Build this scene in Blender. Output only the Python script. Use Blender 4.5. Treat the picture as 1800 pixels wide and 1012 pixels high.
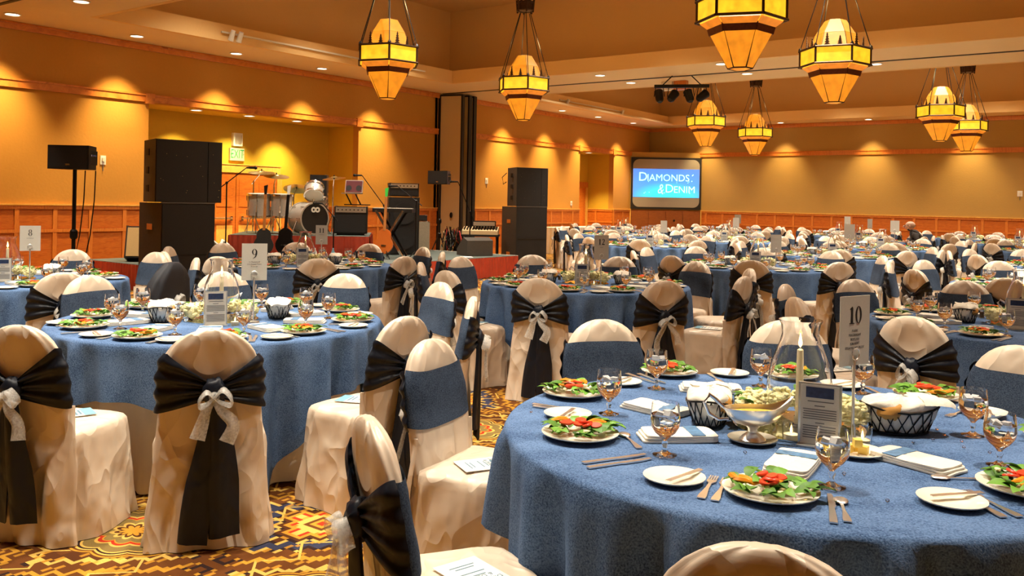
import bpy, bmesh, math, random
from mathutils import Vector, Matrix, noise
# ------------------------------------------------------------------ clear
for o in list(bpy.data.objects): bpy.data.objects.remove(o, do_unlink=True)
SC = bpy.context.scene
COL = SC.collection
PI = math.pi
RND = random.Random(7)
# ------------------------------------------------------------------ camera
CAM_H = 1.48
YAW = math.radians(36.169); ROLL = math.radians(1.1157); FPX = 1541.6
FW = Vector((-math.sin(YAW), math.cos(YAW), 0)); RT = Vector((math.cos(YAW), math.sin(YAW), 0)); UP = Vector((0, 0, 1))
cam_d = bpy.data.cameras.new('camera'); cam = bpy.data.objects.new('camera', cam_d); COL.objects.link(cam)
cx = RT*math.cos(ROLL) + UP*math.sin(ROLL); cy = -RT*math.sin(ROLL) + UP*math.cos(ROLL); cz = -FW
cam.matrix_world = Matrix(((cx.x, cy.x, cz.x, 0), (cx.y, cy.y, cz.y, 0), (cx.z, cy.z, cz.z, CAM_H), (0, 0, 0, 1)))
cam_d.sensor_width = 36.0; cam_d.lens = FPX/1800*36.0; cam_d.shift_y = -(506-354)/1800.0
cam_d.clip_start = 0.05; cam_d.clip_end = 200
SC.camera = cam
# ------------------------------------------------------------------ world, view
w = bpy.data.worlds.new('world'); SC.world = w; w.use_nodes = True
w.node_tree.nodes['Background'].inputs[0].default_value = (0.9, 0.75, 0.55, 1)
w.node_tree.nodes['Background'].inputs[1].default_value = 0.02
vs = SC.view_settings
vs.view_transform = 'Standard'; vs.look = 'None'; vs.gamma = 1.0; vs.use_curve_mapping = False
vs.exposure = 1.12
# brightness of the hall's lamps (watts)
W_COFFER = 540.0; W_WALL = 350.0; W_ALCOVE = 150.0
WARM = (1.0, 0.90, 0.75); AMBER = (1.0, 0.74, 0.36)

def to_px(p):
    v = Vector(p) - Vector((0, 0, CAM_H)); d = v.dot(FW)
    if d < 0.05: return None
    a = v.dot(RT)/d*FPX; b = -v.z/d*FPX
    c, s = math.cos(ROLL), math.sin(ROLL)
    return (900+a*c-b*s, 354+a*s+b*c, d)

# ------------------------------------------------------------------ helpers
def tag(o, label=None, cat=None, group=None, kind=None):
    if label: o['label'] = label
    if cat: o['category'] = cat
    if group: o['group'] = group
    if kind: o['kind'] = kind
    return o

def empty(name, loc=(0, 0, 0), rz=0.0, label=None, cat=None, group=None, kind=None):
    o = bpy.data.objects.new(name, None); COL.objects.link(o)
    o.empty_display_size = 0.05
    o.location = loc; o.rotation_euler = (0, 0, rz)
    return tag(o, label, cat, group, kind)

def mobj(name, me, parent=None, loc=None, rot=None):
    o = bpy.data.objects.new(name, me); COL.objects.link(o)
    if parent: o.parent = parent
    if loc is not None: o.location = loc
    if rot is not None: o.rotation_euler = rot
    return o

class MB:
    """collects shapes, then becomes one mesh"""
    def __init__(s): s.v = []; s.f = []; s.m = []; s.cur = 0
    def add(s, vs_, fs): 
        b = len(s.v); s.v.extend([tuple(p) for p in vs_]); s.f.extend([tuple(i+b for i in f) for f in fs]); s.m.extend([s.cur]*len(fs))
    def box(s, c, d, M=None):
        x, y, z = d[0]/2, d[1]/2, d[2]/2
        P = [Vector((sx*x, sy*y, sz*z)) for sz in (-1, 1) for sy in (-1, 1) for sx in (-1, 1)]
        if M is not None: P = [M @ p for p in P]
        c = Vector(c); P = [p+c for p in P]
        s.add(P, [(0, 2, 3, 1), (4, 5, 7, 6), (0, 1, 5, 4), (2, 6, 7, 3), (0, 4, 6, 2), (1, 3, 7, 5)])
        return s
    def bx(s, x0, x1, y0, y1, z0, z1):
        return s.box(((x0+x1)/2, (y0+y1)/2, (z0+z1)/2), (abs(x1-x0), abs(y1-y0), abs(z1-z0)))
    def loft(s, rings, cap0=True, cap1=True, closed=True):
        n = len(rings[0]); b = len(s.v); F = []
        for r in rings: s.v.extend([tuple(p) for p in r])
        for i in range(len(rings)-1):
            for j in range(n if closed else n-1):
                k = (j+1) % n
                F.append((b+i*n+j, b+i*n+k, b+(i+1)*n+k, b+(i+1)*n+j))
        if cap0: F.append(tuple(b+j for j in reversed(range(n))))
        if cap1: F.append(tuple(b+(len(rings)-1)*n+j for j in range(n)))
        s.f.extend(F); s.m.extend([s.cur]*len(F)); return s
    def lathe(s, prof, n=16, c=(0, 0, 0), M=None, cap0=False, cap1=False):
        R = []
        for r, z in prof:
            ring = [Vector((r*math.cos(2*PI*k/n), r*math.sin(2*PI*k/n), z)) for k in range(n)]
            if M is not None: ring = [M @ p for p in ring]
            R.append([p+Vector(c) for p in ring])
        return s.loft(R, cap0, cap1)
    def cyl(s, p0, p1, r0, r1=None, n=10):
        if r1 is None: r1 = r0
        p0 = Vector(p0); p1 = Vector(p1); d = (p1-p0)
        if d.length < 1e-6: return s
        q = d.normalized().to_track_quat('Z', 'Y').to_matrix()
        A = [p0+q @ Vector((r0*math.cos(2*PI*k/n), r0*math.sin(2*PI*k/n), 0)) for k in range(n)]
        B = [p1+q @ Vector((r1*math.cos(2*PI*k/n), r1*math.sin(2*PI*k/n), 0)) for k in range(n)]
        return s.loft([A, B])
    def tube(s, pts, r, n=6):
        pts = [Vector(p) for p in pts]; R = []
        for i, p in enumerate(pts):
            t = (pts[min(i+1, len(pts)-1)]-pts[max(i-1, 0)])
            if t.length < 1e-7: t = Vector((0, 0, 1))
            t.normalize()
            q = t.to_track_quat('Z', 'Y').to_matrix()
            rr = r[i] if isinstance(r, (list, tuple)) else r
            R.append([p+q @ Vector((rr*math.cos(2*PI*k/n), rr*math.sin(2*PI*k/n), 0)) for k in range(n)])
        return s.loft(R)
    def prism(s, poly, z0, z1, M=None):
        n = len(poly); A = [Vector((x, y, z0)) for x, y in poly]; B = [Vector((x, y, z1)) for x, y in poly]
        if M is not None: A = [M @ p for p in A]; B = [M @ p for p in B]
        return s.loft([A, B])
    def ball(s, c, r, n=10, m=7, sq=(1, 1, 1), bump=0.0, seed=0):
        R = []; c = Vector(c)
        for i in range(m+1):
            ph = PI*i/m; ring = []
            for k in range(n):
                th = 2*PI*k/n
                p = Vector((math.sin(ph)*math.cos(th)*sq[0], math.sin(ph)*math.sin(th)*sq[1], -math.cos(ph)*sq[2]))*r
                if bump: p *= 1+bump*noise.noise(p*(4.0/r)*0.7+Vector((seed, 0, 0)))
                ring.append(c+p)
            R.append(ring)
        return s.loft(R, False, False)
    def ico(s, c, r, sq=(1, 1, 1)):
        bm = bmesh.new(); bmesh.ops.create_icosphere(bm, subdivisions=1, radius=r)
        vs_ = [Vector((v.co.x*sq[0], v.co.y*sq[1], v.co.z*sq[2]))+Vector(c) for v in bm.verts]
        bm.verts.index_update(); fs = [tuple(v.index for v in f.verts) for f in bm.faces]; bm.free()
        s.add(vs_, fs); return s
    def grid(s, fn, nu, nv):
        b = [fn(i/nu, j/nv) for j in range(nv+1) for i in range(nu+1)]
        fs = [(j*(nu+1)+i, j*(nu+1)+i+1, (j+1)*(nu+1)+i+1, (j+1)*(nu+1)+i) for j in range(nv) for i in range(nu)]
        s.add(b, fs); return s
    def xf(s, M):
        s.v = [tuple(M @ Vector(p)) for p in s.v]; return s
    def mesh(s, name, mats, smooth=False, ang=40):
        me = bpy.data.meshes.new(name); me.from_pydata(s.v, [], s.f); 
        if not isinstance(mats, (list, tuple)): mats = [mats]
        for m in mats: me.materials.append(m)
        if len(mats) > 1: me.polygons.foreach_set('material_index', s.m)
        bm = bmesh.new(); bm.from_mesh(me); bmesh.ops.remove_doubles(bm, verts=bm.verts, dist=1e-6)
        bmesh.ops.recalc_face_normals(bm, faces=bm.faces); bm.to_mesh(me); bm.free()
        if smooth:
            me.polygons.foreach_set('use_smooth', [True]*len(me.polygons))
            me.set_sharp_from_angle(angle=math.radians(ang))
        me.update(); return me
    def build(s, name, mat, parent=None, smooth=False, loc=None, rot=None, ang=40):
        return mobj(name, s.mesh(name, mat, smooth, ang), parent, loc, rot)

def RX(a): return Matrix.Rotation(a, 3, 'X')
def RY(a): return Matrix.Rotation(a, 3, 'Y')
def RZ(a): return Matrix.Rotation(a, 3, 'Z')
def X4(loc=(0, 0, 0), rz=0.0, rx=0.0, ry=0.0):
    return Matrix.Translation(loc) @ Matrix.Rotation(rz, 4, 'Z') @ Matrix.Rotation(rx, 4, 'X') @ Matrix.Rotation(ry, 4, 'Y')

def text(body, size, parent, mat, loc, rot, name='lettering', align='CENTER', ext=0.0004, sx=1.0, sy=1.0):
    cu = bpy.data.curves.new(name, 'FONT'); cu.body = body; cu.size = size; cu.align_x = align; cu.align_y = 'CENTER'
    cu.extrude = ext; cu.resolution_u = 3; cu.materials.append(mat)
    tmp = bpy.data.objects.new(name, cu)
    me = bpy.data.meshes.new_from_object(tmp); bpy.data.objects.remove(tmp)
    if not me.materials: me.materials.append(mat)
    o = mobj(name, me, parent, loc, rot); o.scale = (sx, sy, 1)
    return o

# prototypes: a thing described once, copied many times with shared meshes
class Proto:
    def __init__(s, name, cat): s.name = name; s.cat = cat; s.parts = []
    def part(s, name, me, loc=None, rot=None, label=None, sub=()):
        s.parts.append((name, me, loc, rot, label, sub)); return s
    def spawn(s, loc, rz=0.0, label=None, group=None, scale=None, rx=0.0, ry=0.0):
        if len(s.parts) == 1 and not s.parts[0][5]:
            o = mobj(s.name, s.parts[0][1])
        else:
            o = bpy.data.objects.new(s.name, None); COL.objects.link(o); o.empty_display_size = 0.05
            for n, me, l, r, lb, sub in s.parts:
                c = mobj(n, me, o, l, r)
                if lb: c['label'] = lb
                for sn, sme, sl, sr in sub: mobj(sn, sme, c, sl, sr)
        o.location = loc; o.rotation_euler = (rx, ry, rz)
        if scale: o.scale = (scale,)*3 if not isinstance(scale, tuple) else scale
        return tag(o, label, s.cat, group)

# ------------------------------------------------------------------ materials
MATS = {}
def M(name, col, rough=0.6, metal=0.0, spec=None, noise_s=0.0, noise_a=0.0, bump=0.0, bump_s=200.0, emit=None, es=0.0, trans=0.0, ior=1.45, sheen=0.0, stretch=(1, 1, 1), alpha=1.0, coat=0.0, thin=None):
    if name in MATS: return MATS[name]
    m = bpy.data.materials.new(name); m.use_nodes = True; nt = m.node_tree; b = nt.nodes['Principled BSDF']
    b.inputs['Base Color'].default_value = (*col, 1); b.inputs['Roughness'].default_value = rough; b.inputs['Metallic'].default_value = metal
    if spec is not None: b.inputs['Specular IOR Level'].default_value = spec
    if trans: b.inputs['Transmission Weight'].default_value = trans
    b.inputs['IOR'].default_value = ior
    if sheen: b.inputs['Sheen Weight'].default_value = sheen
    if coat: b.inputs['Coat Weight'].default_value = coat
    if alpha < 1: b.inputs['Alpha'].default_value = alpha
    if emit: b.inputs['Emission Color'].default_value = (*emit, 1); b.inputs['Emission Strength'].default_value = es
    if noise_a or bump:
        tc = nt.nodes.new('ShaderNodeTexCoord'); mp = nt.nodes.new('ShaderNodeMapping'); mp.inputs['Scale'].default_value = stretch
        nt.links.new(tc.outputs['Object'], mp.inputs['Vector'])
    if noise_a:
        n = nt.nodes.new('ShaderNodeTexNoise'); n.inputs['Scale'].default_value = noise_s; n.inputs['Detail'].default_value = 5
        nt.links.new(mp.outputs['Vector'], n.inputs['Vector'])
        mx = nt.nodes.new('ShaderNodeMix'); mx.data_type = 'RGBA'
        mx.inputs[6].default_value = (*[max(0, c*(1-noise_a)) for c in col], 1); mx.inputs[7].default_value = (*[min(1, c*(1+noise_a)) for c in col], 1)
        nt.links.new(n.outputs['Fac'], mx.inputs[0]); nt.links.new(mx.outputs[2], b.inputs['Base Color'])
    if bump:
        n2 = nt.nodes.new('ShaderNodeTexNoise'); n2.inputs['Scale'].default_value = bump_s; n2.inputs['Detail'].default_value = 3
        nt.links.new(mp.outputs['Vector'], n2.inputs['Vector'])
        bp = nt.nodes.new('ShaderNodeBump'); bp.inputs['Strength'].default_value = bump; bp.inputs['Distance'].default_value = 0.01
        nt.links.new(n2.outputs['Fac'], bp.inputs['Height']); nt.links.new(bp.outputs['Normal'], b.inputs['Normal'])
    MATS[name] = m; return m

class NG:
    """little helper for node maths"""
    def __init__(s, m): s.nt = m.node_tree
    def m(s, op, a, b=None, c=None):
        n = s.nt.nodes.new('ShaderNodeMath'); n.operation = op
        for i, x in enumerate((a, b, c)):
            if x is None: continue
            if isinstance(x, (int, float)): n.inputs[i].default_value = x
            else: s.nt.links.new(x, n.inputs[i])
        return n.outputs[0]
    def ramp(s, fac, stops, const=True):
        r = s.nt.nodes.new('ShaderNodeValToRGB'); cr = r.color_ramp
        cr.interpolation = 'CONSTANT' if const else 'LINEAR'
        while len(cr.elements) > 1: cr.elements.remove(cr.elements[-1])
        cr.elements[0].position = stops[0][0]; cr.elements[0].color = (*stops[0][1], 1)
        for p, c in stops[1:]:
            e = cr.elements.new(p); e.color = (*c, 1)
        s.nt.links.new(fac, r.inputs[0]); return r.outputs[0]
    def mix(s, f, a, b):
        n = s.nt.nodes.new('ShaderNodeMix'); n.data_type = 'RGBA'
        for i, x in ((0, f), (6, a), (7, b)):
            if isinstance(x, tuple): n.inputs[i].default_value = (*x, 1)
            elif isinstance(x, (int, float)): n.inputs[i].default_value = x
            else: s.nt.links.new(x, n.inputs[i])
        return n.outputs[2]
    def noise(s, vec, scale, detail=3):
        n = s.nt.nodes.new('ShaderNodeTexNoise'); n.inputs['Scale'].default_value = scale; n.inputs['Detail'].default_value = detail
        if vec is not None: s.nt.links.new(vec, n.inputs['Vector'])
        return n.outputs['Fac']

def carpet_material():
    m = bpy.data.materials.new('patterned_carpet'); m.use_nodes = True; g = NG(m); nt = m.node_tree; b = nt.nodes['Principled BSDF']
    geo = nt.nodes.new('ShaderNodeNewGeometry'); sp = nt.nodes.new('ShaderNodeSeparateXYZ'); nt.links.new(geo.outputs['Position'], sp.inputs[0])
    T = 1.15
    br = (0.13, 0.042, 0.009); br2 = (0.085, 0.027, 0.008); go = (0.62, 0.30, 0.030); gl = (0.72, 0.46, 0.10); bk = (0.012, 0.010, 0.012); nv = (0.020, 0.040, 0.085); rd = (0.55, 0.035, 0.012); ol = (0.24, 0.17, 0.05)
    def cell(off, T):
        u = g.m('SUBTRACT', g.m('FRACT', g.m('ADD', g.m('DIVIDE', sp.outputs[0], T), off)), 0.5)
        v = g.m('SUBTRACT', g.m('FRACT', g.m('ADD', g.m('DIVIDE', sp.outputs[1], T), off)), 0.5)
        q = 56.0
        au = g.m('DIVIDE', g.m('FLOOR', g.m('MULTIPLY', g.m('ABSOLUTE', u), q)), q)
        av = g.m('DIVIDE', g.m('FLOOR', g.m('MULTIPLY', g.m('ABSOLUTE', v), q)), q)
        return u, v, au, av
    u, v, au, av = cell(0.13, T)
    zz = g.m('PINGPONG', g.m('SUBTRACT', au, av), 0.055)
    d = g.m('ADD', g.m('ADD', au, av), g.m('MULTIPLY', zz, 0.9))
    A = g.ramp(d, [(0, rd), (.025, go), (.04, bk), (.05, gl), (.065, br), (.10, gl), (.115, bk), (.128, gl), (.14, rd), (.17, go), (.185, br2), (.22, go), (.232, bk), (.245, gl), (.26, nv), (.33, gl), (.345, bk), (.358, gl), (.372, br), (.46, go), (.472, bk), (.485, go), (.50, br), (.60, gl), (.613, bk), (.626, gl), (.64, br2), (.72, go), (.735, br), (.80, gl), (.813, bk), (.826, gl)])
    # scalloped round medallions on the shifted lattice
    u2, v2, au2, av2 = cell(0.63, T)
    r = g.m('SQRT', g.m('ADD', g.m('MULTIPLY', u2, u2), g.m('MULTIPLY', g.m('MULTIPLY', v2, v2), 1.5)))
    an = g.m('ARCTAN2', v2, u2)
    r = g.m('ADD', r, g.m('MULTIPLY', g.m('ABSOLUTE', g.m('SINE', g.m('MULTIPLY', an, 5.0))), -0.028))
    B = g.ramp(r, [(0, go), (.03, br2), (.05, gl), (.07, ol), (.11, go), (.12, rd), (.14, gl), (.155, ol), (.205, gl), (.215, bk), (.228, gl), (.24, br), (.252, go), (.262, br)])
    mask = g.m('LESS_THAN', r, 0.27)
    C = g.mix(mask, A, B)
    # thin key lines crossing the ground
    q1 = g.m('PINGPONG', g.m('ADD', g.m('MULTIPLY', sp.outputs[0], 1.0), g.m('MULTIPLY', g.m('PINGPONG', sp.outputs[1], 0.12), 1.0)), 0.375)
    line = g.m('MULTIPLY', g.m('LESS_THAN', g.m('ABSOLUTE', g.m('SUBTRACT', q1, 0.2)), 0.008), g.m('SUBTRACT', 1.0, mask))
    C = g.mix(line, C, gl)
    # small lattice of hooked gold lines filling the brown ground
    h1 = g.m('PINGPONG', g.m('ADD', au, g.m('MULTIPLY', av, 0.5)), 0.045); h2 = g.m('PINGPONG', g.m('SUBTRACT', av, g.m('MULTIPLY', au, 0.5)), 0.06)
    hook = g.m('MULTIPLY', g.m('MULTIPLY', g.m('LESS_THAN', h1, 0.008), g.m('GREATER_THAN', h2, 0.02)), g.m('SUBTRACT', 1.0, mask))
    C = g.mix(g.m('MULTIPLY', hook, 0.75), C, go)
    nz = g.noise(geo.outputs['Position'], 190, 2)
    C2 = g.mix(g.m('MULTIPLY', nz, 0.45), C, br2)
    nt.links.new(C2, b.inputs['Base Color']); b.inputs['Roughness'].default_value = 0.95; b.inputs['Specular IOR Level'].default_value = 0.1
    bp = nt.nodes.new('ShaderNodeBump'); bp.inputs['Strength'].default_value = 0.4; bp.inputs['Distance'].default_value = 0.004
    nt.links.new(nz, bp.inputs['Height']); nt.links.new(bp.outputs['Normal'], b.inputs['Normal'])
    return m

def denim_material(name, col, light, scale=210, crease=False):
    m = bpy.data.materials.new(name); m.use_nodes = True; g = NG(m); nt = m.node_tree; b = nt.nodes['Principled BSDF']
    tc = nt.nodes.new('ShaderNodeTexCoord'); mp = nt.nodes.new('ShaderNodeMapping'); mp.inputs['Scale'].default_value = (1, 1.6, 1)
    nt.links.new(tc.outputs['Object'], mp.inputs['Vector'])
    n1 = g.noise(mp.outputs['Vector'], scale, 2); n2 = g.noise(mp.outputs['Vector'], 5.0, 3)
    f = g.m('MULTIPLY', g.m('SUBTRACT', g.m('ADD', n1, g.m('MULTIPLY', n2, 0.5)), 0.48), 2.3)
    f = g.m('MINIMUM', g.m('MAXIMUM', f, 0.0), 1.0)
    c = g.mix(f, col, light)
    if crease:   # pressed fold lines of the cloth
        sp = nt.nodes.new('ShaderNodeSeparateXYZ'); nt.links.new(tc.outputs['Object'], sp.inputs[0])
        lx = g.m('LESS_THAN', g.m('ABSOLUTE', g.m('SUBTRACT', g.m('PINGPONG', sp.outputs[0], 0.62), 0.31)), 0.0022)
        ly = g.m('LESS_THAN', g.m('ABSOLUTE', g.m('SUBTRACT', g.m('PINGPONG', sp.outputs[1], 0.62), 0.31)), 0.0022)
        c = g.mix(g.m('MULTIPLY', g.m('MAXIMUM', lx, ly), 0.22), c, (0.22, 0.32, 0.48))
    nt.links.new(c, b.inputs['Base Color']); b.inputs['Roughness'].default_value = 0.85; b.inputs['Specular IOR Level'].default_value = 0.15
    bp = nt.nodes.new('ShaderNodeBump'); bp.inputs['Strength'].default_value = 0.35; bp.inputs['Distance'].default_value = 0.003
    nt.links.new(n1, bp.inputs['Height']); nt.links.new(bp.outputs['Normal'], b.inputs['Normal'])
    MATS[name] = m
    return m

def satin_material(name, col, rough, bs, bstr, dist=0.02, spec=0.3, crease=False):
    """cover cloth: broad soft wrinkles"""
    m = bpy.data.materials.new(name); m.use_nodes = True; g = NG(m); nt = m.node_tree; b = nt.nodes['Principled BSDF']
    tc = nt.nodes.new('ShaderNodeTexCoord'); mp = nt.nodes.new('ShaderNodeMapping'); mp.inputs['Scale'].default_value = (1.0, 1.0, 0.6); mp.inputs['Rotation'].default_value = (0.3, 0.5, 0)
    nt.links.new(tc.outputs['Object'], mp.inputs['Vector'])
    n1 = nt.nodes.new('ShaderNodeTexNoise'); n1.inputs['Scale'].default_value = bs; n1.inputs['Detail'].default_value = 1.5; n1.inputs['Distortion'].default_value = 0.3
    nt.links.new(mp.outputs['Vector'], n1.inputs['Vector'])
    bp = nt.nodes.new('ShaderNodeBump'); bp.inputs['Strength'].default_value = bstr; bp.inputs['Distance'].default_value = dist
    ht = n1.outputs['Fac']
    if crease:   # sharp fold creases where two broad noises cross their middle
        for sc_, am in ((3.2, 0.55), (6.5, 0.35)):
            nn = nt.nodes.new('ShaderNodeTexNoise'); nn.inputs['Scale'].default_value = sc_; nn.inputs['Detail'].default_value = 1.0; nn.inputs['Distortion'].default_value = 0.4
            nt.links.new(mp.outputs['Vector'], nn.inputs['Vector'])
            rg = g.m('POWER', g.m('SUBTRACT', 1.0, g.m('MINIMUM', g.m('MULTIPLY', g.m('ABSOLUTE', g.m('SUBTRACT', nn.outputs['Fac'], 0.5)), 5.0), 1.0)), 2.0)
            ht = g.m('ADD', ht, g.m('MULTIPLY', rg, am))
    nt.links.new(ht, bp.inputs['Height']); nt.links.new(bp.outputs['Normal'], b.inputs['Normal'])
    n2 = g.noise(tc.outputs['Object'], 6, 3)
    c = g.mix(n2, tuple(x*0.9 for x in col), tuple(min(1, x*1.08) for x in col))
    nt.links.new(c, b.inputs['Base Color']); b.inputs['Roughness'].default_value = rough; b.inputs['Specular IOR Level'].default_value = spec
    MATS[name] = m; return m

def wood_material(name, c1, c2, stretch, rough=0.35):
    m = bpy.data.materials.new(name); m.use_nodes = True; g = NG(m); nt = m.node_tree; b = nt.nodes['Principled BSDF']
    tc = nt.nodes.new('ShaderNodeTexCoord'); mp = nt.nodes.new('ShaderNodeMapping'); mp.inputs['Scale'].default_value = stretch
    nt.links.new(tc.outputs['Object'], mp.inputs['Vector'])
    n = nt.nodes.new('ShaderNodeTexNoise'); n.inputs['Scale'].default_value = 3.0; n.inputs['Detail'].default_value = 6; n.inputs['Distortion'].default_value = 1.2
    nt.links.new(mp.outputs['Vector'], n.inputs['Vector'])
    c = g.ramp(n.outputs['Fac'], [(0.3, c1), (0.55, c2), (0.75, tuple(x*0.8 for x in c1))], const=False)
    nt.links.new(c, b.inputs['Base Color']); b.inputs['Roughness'].default_value = rough
    MATS[name] = m; return m

def plaster_material(name, col, var=0.12):
    m = bpy.data.materials.new(name); m.use_nodes = True; g = NG(m); nt = m.node_tree; b = nt.nodes['Principled BSDF']
    geo = nt.nodes.new('ShaderNodeNewGeometry')
    n1 = g.noise(geo.outputs['Position'], 1.3, 5); n2 = g.noise(geo.outputs['Position'], 22, 4)
    f = g.m('ADD', g.m('MULTIPLY', n1, 0.7), g.m('MULTIPLY', n2, 0.3))
    c = g.mix(f, tuple(x*(1-var) for x in col), tuple(min(1, x*(1+var)) for x in col))
    nt.links.new(c, b.inputs['Base Color']); b.inputs['Roughness'].default_value = 0.8; b.inputs['Specular IOR Level'].default_value = 0.25
    bp = nt.nodes.new('ShaderNodeBump'); bp.inputs['Strength'].default_value = 0.25; bp.inputs['Distance'].default_value = 0.01
    nt.links.new(n2, bp.inputs['Height']); nt.links.new(bp.outputs['Normal'], b.inputs['Normal'])
    MATS[name] = m; return m

def sheer_material(name, col, t):
    m = bpy.data.materials.new(name); m.use_nodes = True; nt = m.node_tree; b = nt.nodes['Principled BSDF']
    b.inputs['Base Color'].default_value = (*col, 1); b.inputs['Roughness'].default_value = 0.4
    g = NG(m); tc = nt.nodes.new('ShaderNodeTexCoord'); n = g.noise(tc.outputs['Object'], 120, 2)
    a = g.m('ADD', g.m('MULTIPLY', n, 0.5), 1-t-0.25)
    nt.links.new(a, b.inputs['Alpha'])
    MATS[name] = m; return m

m_carpet = carpet_material()
m_denim = denim_material('denim_cloth', (0.012, 0.038, 0.105), (0.130, 0.220, 0.40), crease=False)
m_band = denim_material('denim_band', (0.014, 0.024, 0.048), (0.066, 0.096, 0.150))
m_sash = satin_material('dark_sash', (0.006, 0.0085, 0.016), 0.45, 14, 0.8, 0.02, 0.3)
m_cover = satin_material('ivory_cover', (0.71, 0.585, 0.445), 0.38, 8.5, 0.62, 0.032, 0.45, True)
m_under = satin_material('white_undercloth', (0.76, 0.67, 0.55), 0.5, 5, 0.3)
m_organza = sheer_material('sheer_organza', (0.78, 0.76, 0.70), 0.62)
m_wall = plaster_material('ochre_plaster', (0.52, 0.245, 0.042))
m_wallb = plaster_material('tan_plaster', (0.42, 0.255, 0.070))
m_alc = plaster_material('mustard_plaster', (0.62, 0.39, 0.035))
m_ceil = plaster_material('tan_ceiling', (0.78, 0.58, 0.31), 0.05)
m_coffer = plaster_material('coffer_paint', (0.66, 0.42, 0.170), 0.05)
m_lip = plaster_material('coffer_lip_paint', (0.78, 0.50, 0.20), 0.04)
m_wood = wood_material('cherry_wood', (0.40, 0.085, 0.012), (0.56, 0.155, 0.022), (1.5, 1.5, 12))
m_woodh = wood_material('cherry_trim_lightened', (0.50, 0.130, 0.020), (0.66, 0.215, 0.036), (10, 1.2, 1.2))  # same cherry, lightened: light on stiles and rails painted into the colour
m_pale = wood_material('pale_oak', (0.66, 0.33, 0.06), (0.75, 0.42, 0.09), (1.5, 8, 1.5))
m_dwood = wood_material('dark_cherry', (0.20, 0.055, 0.010), (0.29, 0.085, 0.018), (2, 2, 14))
m_black = M('black_plastic', (0.012, 0.011, 0.010), 0.5)
m_grille = M('black_grille', (0.010, 0.009, 0.009), 0.65, noise_s=300, noise_a=0.6, bump=0.4, bump_s=500)
m_box = M('black_carpet_box', (0.018, 0.016, 0.013), 0.8, noise_s=120, noise_a=0.4)
m_boxside = M('worn_black_box', (0.040, 0.030, 0.020), 0.6, noise_s=30, noise_a=0.4)
m_chrome = M('chrome', (0.75, 0.72, 0.66), 0.18, 1.0)
m_silver = M('silver', (0.86, 0.84, 0.80), 0.32, 1.0)
m_bronze = M('dark_bronze', (0.055, 0.028, 0.014), 0.45, 0.7)
m_iron = M('black_iron', (0.010, 0.009, 0.008), 0.4, 0.5)
m_china = M('cream_china', (0.84, 0.80, 0.66), 0.18, coat=0.3)
m_linen = M('white_linen', (0.74, 0.69, 0.58), 0.8, noise_s=25, noise_a=0.05, bump=0.3, bump_s=60)
m_card = M('grey_card', (0.60, 0.565, 0.475), 0.7, noise_s=300, noise_a=0.08)
m_paper = M('white_paper', (0.80, 0.78, 0.70), 0.6)
m_ink = M('black_ink', (0.012, 0.011, 0.011), 0.6)
m_greyink = M('grey_ink', (0.13, 0.12, 0.11), 0.6)
m_blueprint = M('blue_print', (0.10, 0.21, 0.36), 0.5, noise_s=60, noise_a=0.7)
m_tealprint = M('teal_print', (0.20, 0.42, 0.52), 0.4, noise_s=40, noise_a=0.5)
m_glass = M('clear_glass', (1, 1, 1), 0.0, trans=1.0, ior=1.38, spec=0.5)
m_water = M('ice', (0.80, 0.80, 0.78), 0.15, trans=0.35, ior=1.31)
m_wax = M('ivory_wax', (0.85, 0.74, 0.48), 0.4)
m_flame = M('candle_flame', (1, 0.6, 0.1), 0.5, emit=(1.0, 0.62, 0.16), es=8.0)
m_bloom = M('cream_blossom', (0.86, 0.76, 0.40), 0.7, noise_s=60, noise_a=0.25, bump=0.8, bump_s=90)
m_leaf = M('green_leaf', (0.075, 0.20, 0.018), 0.5, noise_s=40, noise_a=0.5)
m_leaf2 = M('bright_green_leaf', (0.13, 0.31, 0.025), 0.5, noise_s=40, noise_a=0.4)
m_tomato = M('tomato', (0.72, 0.060, 0.020), 0.3, noise_s=50, noise_a=0.4)
m_pepper = M('orange_slice', (0.88, 0.27, 0.015), 0.3, noise_s=40, noise_a=0.3)
m_cheese = M('pale_cheese', (0.84, 0.72, 0.42), 0.7)
m_bread = M('golden_bread', (0.62, 0.30, 0.060), 0.6, noise_s=30, noise_a=0.4)
m_mirror = M('mirror_tile', (0.7, 0.7, 0.66), 0.04, 1.0)
m_sauce = M('yellow_dressing', (0.75, 0.48, 0.08), 0.25)
m_pepperc = M('brown_pepper', (0.20, 0.11, 0.05), 0.8, noise_s=200, noise_a=0.7)
m_saltc = M('white_salt', (0.86, 0.84, 0.80), 0.8)
m_mica = M('amber_mica', (0.30, 0.14, 0.02), 0.5, emit=(1.0, 0.30, 0.012), es=0.40)
m_mica2 = M('bright_mica', (0.35, 0.20, 0.02), 0.5, emit=(1.0, 0.47, 0.016), es=0.60)
m_mica3 = M('orange_mica', (0.28, 0.12, 0.02), 0.5, emit=(1.0, 0.26, 0.016), es=0.34)
for _m in (m_mica, m_mica2, m_mica3):
    g = NG(_m); nt = _m.node_tree; b = nt.nodes['Principled BSDF']; tc = nt.nodes.new('ShaderNodeTexCoord')
    n = g.noise(tc.outputs['Object'], 9, 5); es = b.inputs['Emission Strength'].default_value
    nt.links.new(g.m('MULTIPLY', g.m('ADD', g.m('MULTIPLY', n, 1.3), 0.35), es), b.inputs['Emission Strength'])
m_lens = M('lamp_lens', (1, 1, 1), 0.5, emit=(1.0, 0.93, 0.78), es=3.0)
m_ring = M('white_trim_ring', (0.75, 0.68, 0.55), 0.5)
m_red = M('red_skirt', (0.40, 0.045, 0.018), 0.55, noise_s=8, noise_a=0.3)
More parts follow.
